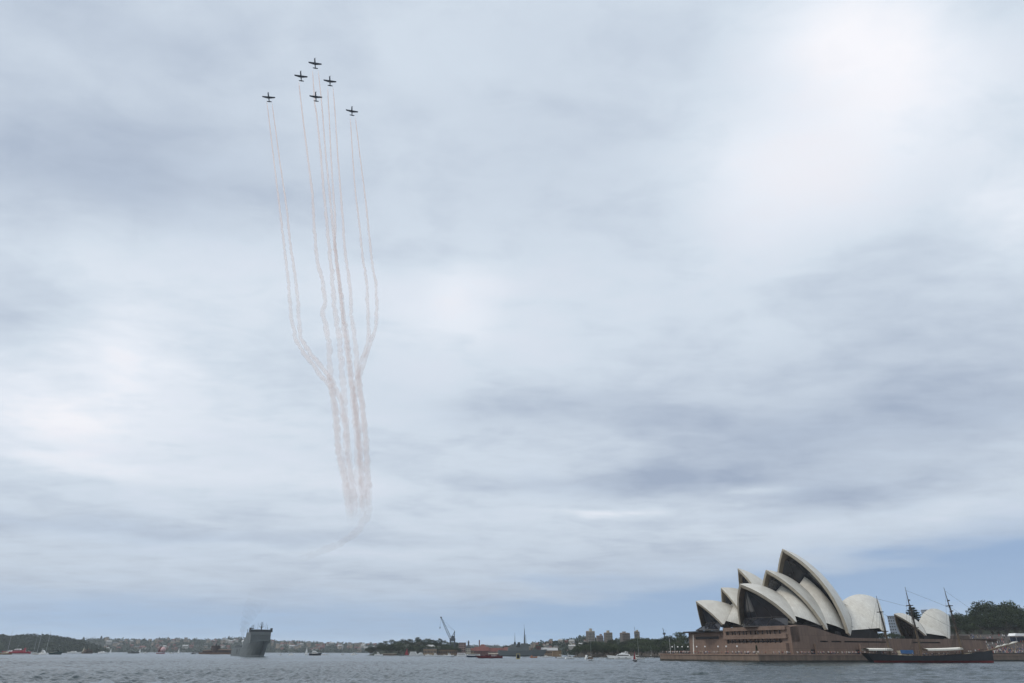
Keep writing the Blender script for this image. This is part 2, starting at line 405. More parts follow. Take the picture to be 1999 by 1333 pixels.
def louvre_shell(edges, edges2, axis, P, cut1=.13, cut2=.06, inset=1.2, raise_z=2.5):
    """smaller side shell between the back of one shell and the mouth of the next"""
    mb = MB(); uv = []
    for side in (-1, 1):
        rear = edges[side]['rear']; n = 22
        F2 = edges2[side]['mouth'][0].copy(); F2.y -= side * inset
        Pv = Vector((P[0], axis, P[1])); cc = edges2[side]['c']
        arc = []
        for j in range(n + 1):
            t = cut2 + (1 - cut2) * j / n; p = slerp(F2 - cc, Pv - cc, t) + cc; p.y = p.y - side * inset * (1 - t); arc.append(p)
        g = []
        for i in range(13):
            u = i / 12; row = []
            for j in range(n + 1):
                t = cut1 + (1 - cut1) * j / n; k = t * (len(rear) - 1); a = int(min(k, len(rear) - 2)); p1 = rear[a].lerp(rear[a + 1], k - a)
                p = p1.lerp(arc[j], u); bul = math.sin(PI * u) * math.sin(PI * min(1, j / n * .9 + .1))
                p.y += side * 1.0 * bul; p.z += .8 * bul - .12 * (1 - u)
                p.y -= side * .08 * (1 - u)
                row.append(p)
            g.append(row)
        for r in g: r[-1].y = axis
        mb.grid(g, flip=(side > 0)); uv += [(i / 12 * .6, j / n) for i in range(13) for j in range(n + 1)]
    o = place(mb.build('side_shell', TILE, opera, smooth=True, fix=False))
    ul = o.data.uv_layers.new(name='UVMap'); li = np.zeros(len(o.data.loops), dtype=np.int32); o.data.loops.foreach_get('vertex_index', li)
    ul.data.foreach_set('uv', np.array(uv, dtype=np.float32)[li].ravel())
    return o
def glass_wall(edges, axis, setback, prow, zfoot, skirt=None, dirn=1, lo=.12, hi=.93):
    """tinted glass hung inside a shell's mouth, with an optional skirt spreading out below it"""
    L, R_ = edges[1]['inner'], edges[-1]['inner']; n = len(L); mb = MB(); fr = MB()
    a0, a1 = int(lo * (n - 1)), int(hi * (n - 1)); rows = []
    for j in range(a0, a1 + 1):
        t = (j - a0) / (a1 - a0)
        l = L[j] + Vector((setback * dirn, 0, -.35 * setback - .3)); r = R_[j] + Vector((setback * dirn, 0, -.35 * setback - .3))
        l.y -= .5; r.y += .5
        mid = (l + r) / 2; mid.x -= dirn * prow * (1 - t) ** .8
        rows.append([l, l.lerp(mid, .5), mid, mid.lerp(r, .5), r])
    rows.reverse(); mb.grid(rows)
    if skirt:
        out, z1 = skirt; b = rows[-1]; ctr = (b[0] + b[-1]) / 2
        low = []
        for p in b:
            d = (p - ctr); q = ctr + d * 1.02; q = Vector((p.x - dirn * out * (1.0 if p is b[2] else (.72 if p in (b[1], b[3]) else .25)), p.y + d.y * .06, z1)); low.append(q)
        mb.grid([b, low])
        fr.tube([p + Vector((-.15 * dirn, 0, .1)) for p in b], .28, 6)
        fr.tube([p + Vector((0, 0, .15)) for p in low], .35, 6)
        for p, q in zip(b, low): fr.tube([p + Vector((-.1 * dirn, 0, .05)), q + Vector((-.1 * dirn, 0, .1))], .16, 5)
    for k in range(5):
        fr.tube([r[k] + Vector((-.12 * dirn, 0, 0)) for r in rows[::3] + [rows[-1]]], .14, 5)
    o = place(mb.build('glass_wall', GLASSW, opera, fix=False))
    fr.build('glass_frame', BRONZE, o)
    return o

# concert hall (nearer, larger)
AX = 37
sA1, eA1 = main_shell(AX, 24, 45.2, 20.3, (27.5, 43.3), (58, 39.2), 62)
sA2, eA2 = main_shell(AX, 26, 67.0, 16.0, (50.5, 52.7), (78, 45.0), 66)
sA3, eA3 = main_shell(AX, 27, 82.7, 13.3, (67.3, 66.6), (110, 35.6), 66)
sA4, eA4 = main_shell(33, 24, 113.5, 14.6, (142.5, 37.6), (107.0, 34.5), 42, th=1.2, mflat=.75)
louvre_shell(eA1, eA2, AX, (63.0, 45.5), .16, .05)
louvre_shell(eA2, eA3, AX, (83.0, 50.0), .12, .05)
# rear of the tall shell meets the back of the southern shell over an arched opening
def back_shell(e1, e2):
    mb = MB(); uv = []
    for side in (-1, 1):
        r1, r2 = e1[side]['rear'], e2[side]['rear']; g = []; n = 22
        for i in range(11):
            u = i / 10; row = []
            for j in range(n + 1):
                t = .13 + .87 * j / n
                def on(r):
                    k = t * (len(r) - 1); a = int(min(k, len(r) - 2)); return r[a].lerp(r[a + 1], k - a)
                p = on(r1).lerp(on(r2), u); p.z += .10; p.y += side * .12
                row.append(p)
            g.append(row)
        mb.grid(g, flip=(side > 0)); uv += [(i / 10 * .6, j / n) for i in range(11) for j in range(n + 1)]
    o = place(mb.build('side_shell', TILE, opera, smooth=True, fix=False))
    ul = o.data.uv_layers.new(name='UVMap'); li = np.zeros(len(o.data.loops), dtype=np.int32); o.data.loops.foreach_get('vertex_index', li)
    ul.data.foreach_set('uv', np.array(uv, dtype=np.float32)[li].ravel())
back_shell(eA3, eA4)
glass_wall(eA1, AX, 3.5, 6.5, 20, skirt=(9.5, 18.9), lo=.2)
glass_wall(eA2, AX, 2.8, -15.0, 16, lo=.2, hi=.9)
glass_wall(eA3, AX, 2.8, -20.0, 14, lo=.2, hi=.9)
glass_wall(eA4, 33, 2.5, 0.0, 14, dirn=-1, lo=.15, hi=.9)
# opera theatre (farther, smaller), its axis turned away from the concert hall's
FRAME[:] = [Vector((32, 85, 0)), rad(-15)]
BX = 0
sB1, eB1 = main_shell(BX, 17, 9.4, 20.9, (-.5, 36.3), (26, 33.5), 55, th=1.5, mflat=.35)
sB2, eB2 = main_shell(BX, 18.5, 28, 17.0, (18.7, 45.1), (46, 39.0), 58, th=1.5, mflat=.2)
sB3, eB3 = main_shell(BX, 19, 43, 15.0, (32.9, 58.1), (66, 32.0), 60, th=1.5)
sB4, eB4 = main_shell(BX, 17, 74, 15.0, (96.0, 33.0), (66.3, 31.0), 50, th=1.5)
louvre_shell(eB1, eB2, BX, (28.5, 38.6), .14, .05)
louvre_shell(eB2, eB3, BX, (45.5, 43.5), .12, .05)
back_shell(eB3, eB4)
glass_wall(eB1, BX, 3.0, 4.0, 20, skirt=(8.5, 18.0), lo=.2)
glass_wall(eB2, BX, 2.5, -11.0, 16, lo=.2, hi=.9)
glass_wall(eB3, BX, 2.5, -14.0, 15, lo=.2, hi=.9)
FRAME[:] = [Vector((0, 0, 0)), 0.0]
# restaurant pavilion at the southern end
CX = 20
sC1, eC1 = main_shell(CX, 9, 152.8, 14.6, (138.2, 28.0), (160.0, 23.6), 36, th=1.0, mflat=.3)
sC2, eC2 = main_shell(CX, 10, 173.0, 12.8, (192.1, 27.9), (160.5, 23.2), 30, th=.9, mflat=.8)
back_shell(eC1, eC2)
glass_wall(eC1, CX, 2.0, 1.0, 14, lo=.1, hi=.9)
glass_wall(eC2, CX, 1.5, 0.0, 13, dirn=-1, lo=.1, hi=.9)

# podium
ZP = 4.0
def podium():
    mb = MB()
    # west wall: lower part, slit with piers, upper part following the stairs
    prof_top = [(34, 18.3), (41, 19.4), (46, 19.3), (55, 17.9), (66, 15.2), (80, 12.9), (178, 12.9), (205, 12.4)]
    mb.prism([(34, 11.2)] + [(205, 11.2)] + prof_top[::-1], 1, 8.0, 60.0)
    mb.prism([(34, ZP - 1), (205, ZP - 1), (205, 10.45), (34, 10.45)], 1, 8.003, 60.0)
    mb.prism([(34.5, 10.45), (204, 10.45), (204, 11.2), (34.5, 11.2)], 1, 9.6, 59.0, m=1)
    for a, b in ((34, 55.6), (62, 64.5), (72.5, 75), (112, 134), (160, 205)):
        mb.prism([(a, 10.45), (b, 10.45), (b, 11.2), (a, 11.2)], 1, 8.0, 9.5)
    # north block under the concert hall: bands of wall between two recessed window strips
    mb.box((40, 36, ZP - 1), (10, 52, 15.7), m=1)
    mb.prism([(10.5, ZP - 1), (66.5, ZP - 1), (66.5, 9.9), (10.5, 9.9)], 0, 31.2, 34.99)
    mb.prism([(10.5, 12.3), (63.2, 12.3), (63.2, 14.6), (10.5, 14.6)], 0, 32.4, 34.99)
    mb.prism([(10.5, 16.9), (61.5, 16.9), (61.5, 19.0), (10.5, 19.0)], 0, 32.4, 34.99)
    mb.prism([(8.0, ZP - 1), (15.0, ZP - 1), (15.0, 18.4), (8.0, 18.4)], 0, 33.6, 40)
    mb.prism([(60.9, ZP - 1), (63.5, ZP - 1), (63.5, 19.0), (60.9, 19.0)], 0, 33.0, 60)
    for k in range(14):                                    # piers in the window strips
        e = 17 + k * 3.3 + (k % 3) * .5
        mb.box((33.7, e, 9.9), (.5, .35, 2.4), m=2); mb.box((33.7, e - .8, 14.6), (.5, .3, 2.3), m=2)
    # terrace edge under the glass
    mb.prism([(10, 19.05), (61, 19.05), (61, 19.5), (10, 19.5)], 0, 42, 62, m=1)
    # east block under the opera theatre
    mb.prism([(38.2, ZP - 1), (170, ZP - 1), (170, 12.8), (95, 13.5), (70, 16.5), (38.2, 16.9)], 1, 64.0, 104.5)
    mb.prism([(74, 12.9), (97, 12.9), (97, 14.4), (74, 14.4)], 0, 37.9, 38.4, m=1)
    mb.prism([(66, 16.95), (106, 16.95), (106, 17.8), (66, 17.8)], 0, 35, 60, m=2)
    mb.prism([(57.0, ZP - 1), (205, ZP - 1), (205, 12.2), (57.0, 15.0)], 1, 60.01, 63.98)
    # slanted stair buttresses and door on the west wall
    for s0 in (50, 86):
        mb.prism([(s0, ZP), (s0 + 9, ZP), (s0 + 1, ZP + 5.5), (s0, ZP + 5.5)], 1, 6.6, 7.99)
    for s0 in (47, 83, 101): mb.prism([(s0, ZP), (s0 + 3.4, ZP), (s0 + 3.4, ZP + 2.6), (s0, ZP + 2.6)], 1, 7.9, 8.2, m=1)
    # glass curtain behind the shell feet on the podium
    mb.prism([(56, 15.5), (64, 15), (65, 18.5), (57, 20)], 1, 14, 60, m=1)
    mb.prism([(75, 12.8), (80, 12.8), (80, 15.5), (75, 17)], 1, 13.5, 60, m=1)
    mb.prism([(86, 12.8), (112, 12.8), (112, 17.2), (86, 20)], 1, 14, 60, m=1)
    mb.prism([(153, 12.8), (172, 12.8), (172, 16.5), (153, 17)], 1, 13.5, 27, m=1)
    mb.build('podium', [GRANITE, mat('unlit_recess', (.022, .02, .02), .6), BRONZE], opera)  # near-black base colour stands in for the unlit darkness inside recesses
podium()

# promenade and sea wall
def promenade():
    mb = MB()
    out = [(0, 0), (0, 86), (8, 98), (25, 108), (60, 114), (260, 114), (260, -1.5), (150, -1.0)]
    pts = [OW(s, e, 0) for s, e in out]
    n = len(pts)
    top = [(p.x, p.y, ZP) for p in pts]; cop = [(p.x, p.y, ZP - .5) for p in pts]; bot = [(p.x, p.y, -3) for p in pts]
    mb.add(top, [tuple(range(n))]); 
    for i in range(n):
        j = (i + 1) % n
        mb.add([top[i], top[j], bot[j], bot[i]], [(0, 1, 2, 3)])
    o = mb.build('promenade', None or seawall_mat(), None); tag(o, 'stone sea wall and promenade round the opera house', None, None, 'structure')
    cb = MB()                                              # coping, 12 cm proud
    for a, b in zip(out, out[1:] + out[:1]):
        A_, B_ = OW(*a, ZP), OW(*b, ZP); d = (B_ - A_); ln = d.length; ang = math.atan2(d.y, d.x); c = (A_ + B_) / 2
        cb.box((c.x, c.y, ZP - .45), (ln + .2, .7, .55), ang)
    k = cb.build('kerb', PAVE, None); tag(k, 'pale stone coping along the top of the sea wall', None, None, 'structure')
def seawall_mat():
    m = bpy.data.materials.new('sea_wall_stone'); m.use_nodes = True; T = NT(m.node_tree); b = T.n['Principled BSDF']; b.inputs['Roughness'].default_value = .8
    g = T.n.new('ShaderNodeNewGeometry'); x, y, z = T.sep(g.outputs['Position'])
    n = T.noise(T.comb(T.m('MULTIPLY', x, .5), T.m('MULTIPLY', y, .5), T.m('MULTIPLY', z, .15)), .6, 5, .65)
    n2 = T.noise(g.outputs['Position'], .9, 4, .6)
    base = T.ramp(n, [(.3, (.12, .085, .062)), (.7, (.225, .16, .118))])
    wet = T.m('LESS_THAN', z, T.m('MULTIPLY_ADD', n2, .9, .55))      # weed and tide line
    T.l.new(T.mix(wet, base, (.035, .03, .022)), b.inputs['Base Color']); return m
promenade()

# ------------------------------------------------------------------ trees
LEAF_D = leaf_mat('dark_leaves', (.018, .028, .016), (.05, .066, .03))
LEAF_M = leaf_mat('mid_leaves', (.028, .045, .02), (.075, .095, .042))
LEAF_P = leaf_mat('pine_needles', (.012, .024, .018), (.03, .045, .028))
BARK = mat('grey_bark', (.10, .085, .07), .9, vary=.3, scale=1.2)
PALEBARK = mat('pale_bark', (.17, .15, .125), .9, vary=.25, scale=1.2)

def leaf_cloud(mb, c, r, n, size, squash=.8):
    for _ in range(n):
        d = Vector((random.gauss(0, 1), random.gauss(0, 1), random.gauss(0, 1))).normalized() * (random.random() ** .35)
        p = Vector((c[0] + d.x * r, c[1] + d.y * r, c[2] + d.z * r * squash))
        a = Vector((random.gauss(0, 1), random.gauss(0, 1), random.gauss(0, .7))).normalized(); b = a.cross(Vector((random.gauss(0, 1), random.gauss(0, 1), random.gauss(0, 1)))).normalized()
        s1 = size * random.uniform(.6, 1.3); s2 = s1 * random.uniform(.5, .9)
        mb.add([p - a * s1, p + b * s2 * .6, p + a * s1, p - b * s2], [(0, 1, 2, 3)])
def broad_tree(name, label, H, spread, leaf, seed, clumps=15, dens=95, trunk=.3, bark=BARK, flat=.75):
    random.seed(seed); t = thing(name, label, 'tree', (0, 0, -500))
    cr_ = MB(); tk = MB(); th = H * trunk
    tk.tube([(0, 0, -1.5), (.1, 0, th * .5), (.25, .1, th), (.1, .2, H * .62)], [H * .032, H * .024, H * .02, H * .008], 7)
    for k in range(clumps):
        a = k * 2.4 + random.uniform(-.4, .4); f = math.sqrt((k + .5) / clumps); rr = spread * .5 * f * random.uniform(.7, 1.0)
        zz = th + (H - th) * (.22 + .62 * (1 - f ** 2) ** .5 * random.uniform(.75, 1.05) + .08 * random.random()); r = spread * random.uniform(.15, .25)
        c = (rr * math.cos(a), rr * math.sin(a), min(zz, H - r * .6))
        tk.tube([(.2, .1, th * random.uniform(.75, 1.0)), (c[0] * .55, c[1] * .55, th + (c[2] - th) * .45), c], [H * .013, H * .008, H * .003], 5)
        leaf_cloud(cr_, c, r, dens, H * .028, flat)
    cr_.build('crown', leaf, t, fix=False); tk.build('trunk', bark, t); return t
def norfolk_pine(name, label, H, seed):
    random.seed(seed); t = thing(name, label, 'tree', (0, 0, -500)); cr_ = MB(); tk = MB()
    tk.tube([(0, 0, -1), (0, 0, H * .5), (0, 0, H)], [H * .02, H * .013, .06], 7)
    for k in range(17):
        z = H * (.16 + .82 * k / 16); L = H * .24 * (1.02 - k / 16) ** .7 + .4
        for j in range(6):
            a = j * PI / 3 + k * .5 + random.uniform(-.15, .15); tip = Vector((L * math.cos(a), L * math.sin(a), z + L * .12))
            tk.tube([(0, 0, z - L * .1), tip], [.09, .03], 4)
            for q in range(46):
                f = random.uniform(.15, 1.0); p = Vector((0, 0, z - L * .1)).lerp(tip, f) + Vector((random.gauss(0, .09 * L), random.gauss(0, .09 * L), random.gauss(0, .05 * L)))
                leaf_cloud(cr_, p, .4, 1, H * .022)
    cr_.build('crown', LEAF_P, t, fix=False); tk.build('trunk', BARK, t); return t

PROTO = [broad_tree('broadleaf_tree', 'tree', 15, 15, LEAF_D, 11), broad_tree('broadleaf_tree', 'tree', 15, 11, LEAF_D, 12, clumps=12, trunk=.26),
         broad_tree('broadleaf_tree', 'tree', 15, 18, LEAF_M, 13, clumps=20, dens=80, flat=.6), broad_tree('gum_tree', 'tree', 15, 10, LEAF_M, 14, clumps=10, dens=75, trunk=.42, bark=PALEBARK)]
PROTO_PINE = norfolk_pine('norfolk_pine', 'tree', 24, 15)
USED = set()
def put_tree(proto, loc, H0, H, label, group, wide=1.0):
    k = H / H0; rz = random.uniform(0, 6.28); sc = (k * wide, k * wide, k)
    if proto.name in USED: return dup(proto, loc, rz, sc, label, group)
    if proto.name not in KIDS: KIDS[proto.name] = [(c, children(c)) for c in children(proto)]
    USED.add(proto.name); proto.location = loc; proto.rotation_euler = (0, 0, rz); proto.scale = sc; proto['label'] = label; proto['group'] = group; return proto

def interp(prof, x):
    if x <= prof[0][0]: return prof[0][1]
    for (a, b), (c, d) in zip(prof, prof[1:]):
        if x <= c: return b + (d - b) * (x - a) / (c - a)
    return prof[-1][1]

EARTH = mat('scrub_earth', (.032, .038, .024), .95, vary=.4, scale=.12, bump=.4)
ROCKY = mat('shore_rock', (.07, .056, .042), .9, vary=.45, scale=.35, bump=.5)
def ridge(name, label, prof, D, depth, m, base=-1.5, step=8, back=.75, rough=.0, front=.25):
    """terrain that rises from the shore at D to the surveyed sky line further back and falls away behind"""
    xs = np.arange(prof[0][0], prof[-1][0] + .1, step); g = []
    r2 = random.Random(len(name) + int(D))
    for x in xs:
        y = interp(prof, x); Dm = D + depth * .6; p = at(x, y, Dm); h = max(p.z, .3); b0 = at(x, 1272, D); row = []
        ux = p.x / Dm
        for f, hz in ((0, 0), (.04, .12), (.16, .35), (.33, .68), (.6, 1.0), (.8, back), (1.0, 0)):
            dd = D + depth * f; z = base + (h - base) * hz
            if 0 < hz: z += r2.gauss(0, rough * h)
            row.append(Vector((ux * dd, dd, z)))
        g.append(row)
    mb = MB(); mb.grid(g); o = mb.build(name, m, None, smooth=True); tag(o, label, None, None, 'structure'); return o
def forest(prof, D, depth, rows, label, group, hmin, hmax, gapx, protos, base_drop=0.0, seed=1, wide=1.0):
    random.seed(seed)
    for k in range(rows):
        f = k / max(rows - 1, 1); d = D + depth * (.08 + .55 * f); x = prof[0][0] + random.uniform(0, gapx)
        while x < prof[-1][0]:
            ytop = interp(prof, x); top = at(x, ytop, d)
            H = random.uniform(hmin, hmax); ztop = top.z * (.30 + .70 * (f ** .8)) * random.uniform(.9, 1.04)
            if f < .99: ztop = max(ztop, H * .8)
            H = min(H, max(ztop, 3.5)); loc = Vector((top.x, d + random.uniform(-8, 8), ztop - H))
            put_tree(random.choice(protos), loc, 15, H, label, group, wide)
            x += gapx * random.uniform(.6, 1.4)

# left wooded headland (far), far shore with houses
def wood(name, label, prof, D, depth, m, n, size, seed, lo=.0):
    """a far wood that reads as one mass: many small crowns of leaf faces over a ridge"""
    random.seed(seed); mb = MB(); x0, x1 = prof[0][0], prof[-1][0]
    for _ in range(n):
        x = random.uniform(x0, x1); f = random.random() ** 1.15; hz = [0, .12, .35, .68, 1.0]; fs = [0, .04, .16, .33, .6]
        ff = lo + (.6 - lo) * f; p0 = at(x, interp(prof, x), D + depth * .6); h = max(p0.z, .5)
        z = -1.5 + (h + 1.5) * np.interp(ff, fs, hz); dd = D + depth * ff; ux = p0.x / (D + depth * .6)
        r = size * random.uniform(.5, 1.1); leaf_cloud(mb, (ux * dd, dd, max(z - r * .2, r * .5)), r, 30, r * .3, .85)
    o = mb.build(name, m, None, fix=False); tag(o, label, None, None, 'stuff'); return o
P_FAR = [(150, 1249), (185, 1246.5), (240, 1248), (300, 1248.5), (320, 1246), (360, 1247), (400, 1248.5), (440, 1246), (470, 1245), (520, 1248), (545, 1250.5), (580, 1252), (640, 1255), (700, 1256.5), (760, 1257.5), (830, 1260), (1100, 1262)]
P_LEFT = [(-160, 1239), (-60, 1238), (5, 1239), (14, 1242), (28, 1242.5), (40, 1240.5), (64, 1239.5), (90, 1240.5), (108, 1242.5), (130, 1246), (150, 1249.5), (165, 1253), (180, 1258), (196, 1265), (208, 1271)]
LEAF_F = leaf_mat('far_leaves', (.035, .05, .035), (.08, .095, .06))
ridge('hill', 'low far shore rising behind the harbour', [(x, y + 1.5) for x, y in P_FAR], 3000, 1300, EARTH, step=10, rough=.03)
wood('woodland', 'distant tree cover among the houses on the far shore', P_FAR, 3000, 1300, LEAF_F, 3000, 12, 3)
ridge('headland', 'wooded headland at the far left of the harbour', [(x, y + 2.5) for x, y in P_LEFT], 1900, 700, EARTH, step=8, rough=.02)
wood('headland_wood', 'dense dark bush covering the headland at the far left', P_LEFT, 1900, 700, LEAF_D, 2400, 9, 4, lo=.0)

# Garden island style hill with trees, behind the moored boats
P_GI = [(x, y - 3) for x, y in [(722, 1274), (728, 1267), (735, 1260.5), (745, 1254), (758, 1251.5), (775, 1252.5), (790, 1246), (796, 1244), (804, 1248), (812, 1245), (818, 1242.5), (824, 1245.5), (831, 1246), (845, 1250), (857, 1247.5), (870, 1252), (885, 1254), (897, 1258), (904, 1266)]]
ridge('island_hill', 'wooded island slope behind the moored white boats', [(x, y + 11) for x, y in P_GI], 1085, 160, EARTH, step=6)
forest(P_GI, 1085, 160, 4, 'dark rounded tree on the island slope below the dockside crane', 'trees on the island slope', 11, 17, 13, PROTO[:3], seed=21, wide=1.15)
# headland with dark trees left of the promenade
P_MQ = [(1118, 1266), (1128, 1260), (1140, 1252), (1150, 1250), (1165, 1249.5), (1185, 1248.5), (1205, 1250), (1222, 1249), (1236, 1247), (1248, 1243), (1256, 1242), (1264, 1246), (1274, 1245), (1285, 1244), (1300, 1241), (1312, 1240), (1317, 1233), (1325, 1231), (1334, 1234), (1340, 1240), (1350, 1234), (1358, 1229), (1385, 1228), (1420, 1232)]
ridge('point_hill', 'rocky point covered in dark trees behind the yachts', [(x, y + 17) for x, y in P_MQ], 800, 150, ROCKY, step=6, rough=.06)
forest(P_MQ, 800, 150, 5, 'dense dark green tree on the rocky point behind the yachts', 'trees on the rocky point', 10, 16, 11, PROTO, seed=22, wide=1.1)
# ridge of houses and trees right of the warship
P_MID = [(985, 1263), (1010, 1262), (1030, 1258), (1045, 1256), (1060, 1253), (1075, 1252.5), (1090, 1249), (1105, 1250), (1120, 1246), (1138, 1242.5), (1150, 1245), (1190, 1249), (1215, 1247), (1270, 1250), (1330, 1250)]
ridge('suburb_hill', 'suburban ridge of trees and houses behind the naval dock', [(x, y + 3) for x, y in P_MID], 1400, 500, EARTH, step=8, rough=.03)
wood('hill_wood', 'tree cover on the suburban ridge behind the naval dock', P_MID, 1400, 500, LEAF_F, 900, 8, 6)
# garden trees at the far right behind the terrace
P_RG = [(x, y - 9) for x, y in [(1846, 1208), (1858, 1199), (1870, 1197), (1880, 1203), (1892, 1202), (1900, 1196), (1908, 1186), (1918, 1180), (1926, 1184), (1934, 1191), (1942, 1183), (1950, 1177), (1962, 1181), (1978, 1187), (2000, 1192), (2080, 1196)]]
def garden():
    D = 640; mb = MB()
    g = []
    for x in range(1700, 2300, 20):
        p = at(x, 1250, D); u = p.x / D
        w_ = min(1, max(0, (x - 1790) / 70)); g.append([Vector((u * d, d, z * w_ + min(z, 13) * (1 - w_))) for d, z in ((585, 2), (600, 10), (640, 17), (690, 27), (760, 30), (900, 12), (1000, -2))])
    mb.grid(g); o = mb.build('garden_hill', EARTH, None, smooth=True); tag(o, 'dark garden slope behind the terrace', None, None, 'structure')
    random.seed(31)
    for k, (d, gx, hm) in enumerate(((650, 15, .62), (680, 14, .82), (705, 11, 1.0))):
        x = 1848 + k * 4
        while x < 2075:
            top = at(x, interp(P_RG, x), d); zb = 16 + (d - 640) * .04; H = (top.z - zb) * hm * random.uniform(.84, 1.06)
            pr = PROTO[random.choice([0, 1, 0, 3])]
            put_tree(pr, Vector((top.x, d, zb - .5)), 15, max(H, 6), 'tall dark garden tree behind the crowded terrace', 'garden trees behind the terrace', .8 if H > 25 else 1.0)
            x += gx * random.uniform(.7, 1.35)
    for q in range(14):
        x = 1708 + q * 11; p = at(x, 1236 + random.uniform(-3, 4), 690); put_tree(PROTO[q % 4], Vector((p.x, 690, p.z - 9)), 15, 9, 'low dark tree showing between the southern shells', 'low trees behind the southern shells', 1.3)
    p = at(1779, 1186, 640)
    put_tree(PROTO_PINE, Vector((p.x, 640, 4)), 24, p.z - 4, 'tall tiered pine behind the middle mast of the sailing ship', 'pines behind the opera house', 1.5)
garden()

# ------------------------------------------------------------------ houses on the far shores
HW = [mat('house_wall', (.42, .40, .36), .8, vary=.08, scale=.1), mat('house_wall_tan', (.36, .29, .22), .8, vary=.1, scale=.1), mat('house_wall_brick', (.24, .13, .10), .8, vary=.12, scale=.1)]
HR = [mat('red_tiled_roof', (.17, .075, .06), .8, vary=.15, scale=.2), mat('grey_slate_roof', (.12, .125, .13), .8, vary=.15, scale=.2), mat('pale_metal_roof', (.4, .4, .39), .6, vary=.1, scale=.2)]
def make_house(wm, rm, w, d, h):
    t = thing('house', 'house', 'house', (0, 0, -500)); b = MB(); b.box((0, 0, -6), (w, d, h + 6)); b.build('wall', wm, t)
    r = MB(); r.prism([(-d / 2 - .5, h + .01), (d / 2 + .5, h + .01), (0, h + d * .32)], 0, -w / 2 - .5, w / 2 + .5); r.build('roof', rm, t)
    wi = MB(); n = int(w // 3); fl = max(1, int(h // 3))
    for f in range(fl):
        for k in range(n): wi.box((-w / 2 + (k + .5) * w / n, -d / 2 - .02, 1 + f * 3), (1.3, .12, 1.5))
    wi.build('window', DARKG, t)
    return t
HOUSES = [make_house(HW[i % 3], HR[j], w, d, h) for i, (j, w, d, h) in enumerate([(0, 14, 10, 6), (1, 18, 11, 9), (0, 12, 9, 6), (2, 22, 12, 9), (1, 12, 12, 13), (0, 16, 10, 7)])]
HU = set()
HNAMES = {0: 'pale house with a red roof', 1: 'tan house with a grey roof', 2: 'brick house with a red roof', 3: 'long pale house with a light roof', 4: 'tall tan block with a grey roof', 5: 'brick house with a wide red roof'}
def put_houses(prof, D, depth, n, seed, where, group, x0, x1):
    random.seed(seed); fs = [0, .04, .16, .33, .6]; hz = [0, .12, .35, .68, 1.0]
    for i in range(n):
        x = random.uniform(x0, x1); f = random.uniform(.05, .42); p0 = at(x, interp(prof, x), D + depth * .6); dd = D + depth * f; ux = p0.x / (D + depth * .6)
        z = -1.5 + (max(p0.z, .5) + 1.5) * float(np.interp(f, fs, hz)); k = random.randrange(6); lab = HNAMES[k] + ' ' + where
        loc = (ux * dd, dd, z + 2); rz = random.uniform(-.7, .7); sc = random.uniform(.5, .95) * (1.15 if D > 2000 else .66)
        pr = HOUSES[k]
        if k in HU: dup(pr, loc, rz, sc, lab, group)
        else:
            HU.add(k); KIDS[pr.name] = [(c, children(c)) for c in children(pr)]
            pr.location = loc; pr.rotation_euler = (0, 0, rz); pr.scale = (sc,) * 3; pr['label'] = lab; pr['group'] = group
put_houses(P_FAR, 3000, 1300, 140, 41, 'among trees on the distant shore', 'houses on the distant shore', 200, 735)
put_houses(P_MID, 1400, 500, 24, 42, 'on the ridge behind the naval dock', 'houses on the ridge behind the dock', 1030, 1150)

# church spires and pines breaking the far skyline
random.seed(50)
for x, y0, y1 in ((161, 1251, 1243), (196, 1248, 1241), (202, 1248, 1244), (281, 1248, 1245), (310, 1248, 1243.5), (316, 1248, 1244.5), (446, 1246, 1241), (612, 1253, 1250.5)):
    a = at(x, y1, 3700); b = at(x, y0 + 4, 3700)
    put_tree(PROTO_PINE, Vector((b.x, 3700, b.z)), 24, a.z - b.z, 'lone dark pine standing up from the far skyline', 'pines on the far skyline', 1.3)

# ------------------------------------------------------------------ apartment towers and dock buildings
TOWERM = [mat('tower_concrete', (.42, .38, .32), .85, vary=.06, scale=.05), mat('tower_brick', (.27, .215, .18), .85, vary=.08, scale=.05), mat('tower_tan', (.36, .30, .215), .85, vary=.06, scale=.05)]
def tower(x0, x1, ytop, D, m, label, core, rz=.25, strips=5, cap=None):
    a = at(x0, 1262, D); b = at(x1, 1262, D); t_ = at((x0 + x1) / 2, ytop, D); w = b.x - a.x; c = (a.x + b.x) / 2; H = t_.z - 8
    t = thing('apartment_tower', label, 'building', (c, D, 8), rz); mb = MB(); win = MB(); bay = MB(); w2 = w * .82; d2 = w * .62; n = strips
    for k in range(n):                                    # alternate projecting piers and window bays
        cx = -w2 / 2 + (k + .5) * w2 / n
        mb.box((cx, 0, 0), (w2 / n * .56, d2, H * (1.0 if k % 2 == 0 else .985)))
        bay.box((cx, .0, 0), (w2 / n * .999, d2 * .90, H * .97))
    fl = int(H // 3)
    for f in range(fl):
        for k in range(n): win.box((-w2 / 2 + (k + .5) * w2 / n + w2 / n * .39, -d2 * .45 - .05, f * 3 + 1), (w2 / n * .2, .3, 1.6)); win.box((-w2 / 2 + (k + .5) * w2 / n, -d2 * .5 - .06, f * 3 + 1), (w2 / n * .32, .25, 1.5))
        win.box((w2 / 2 + .06, 0, f * 3 + 1), (.3, d2 * .5, 1.5))
    mb.build('wall', m, t); bay.build('recessed_bay', mat('dark_bay_brick', (.13, .11, .095), .85, vary=.1, scale=.05), t); win.build('window', DARKG, t)  # bays coloured darker than the piers to strengthen the vertical stripes
    lt = MB(); lt.box((core * w2, 0, H * .98), (w2 * .3, d2 * .5, H * .02 + (cap or 6) * .75)); lt.build('lift_house', m, t)
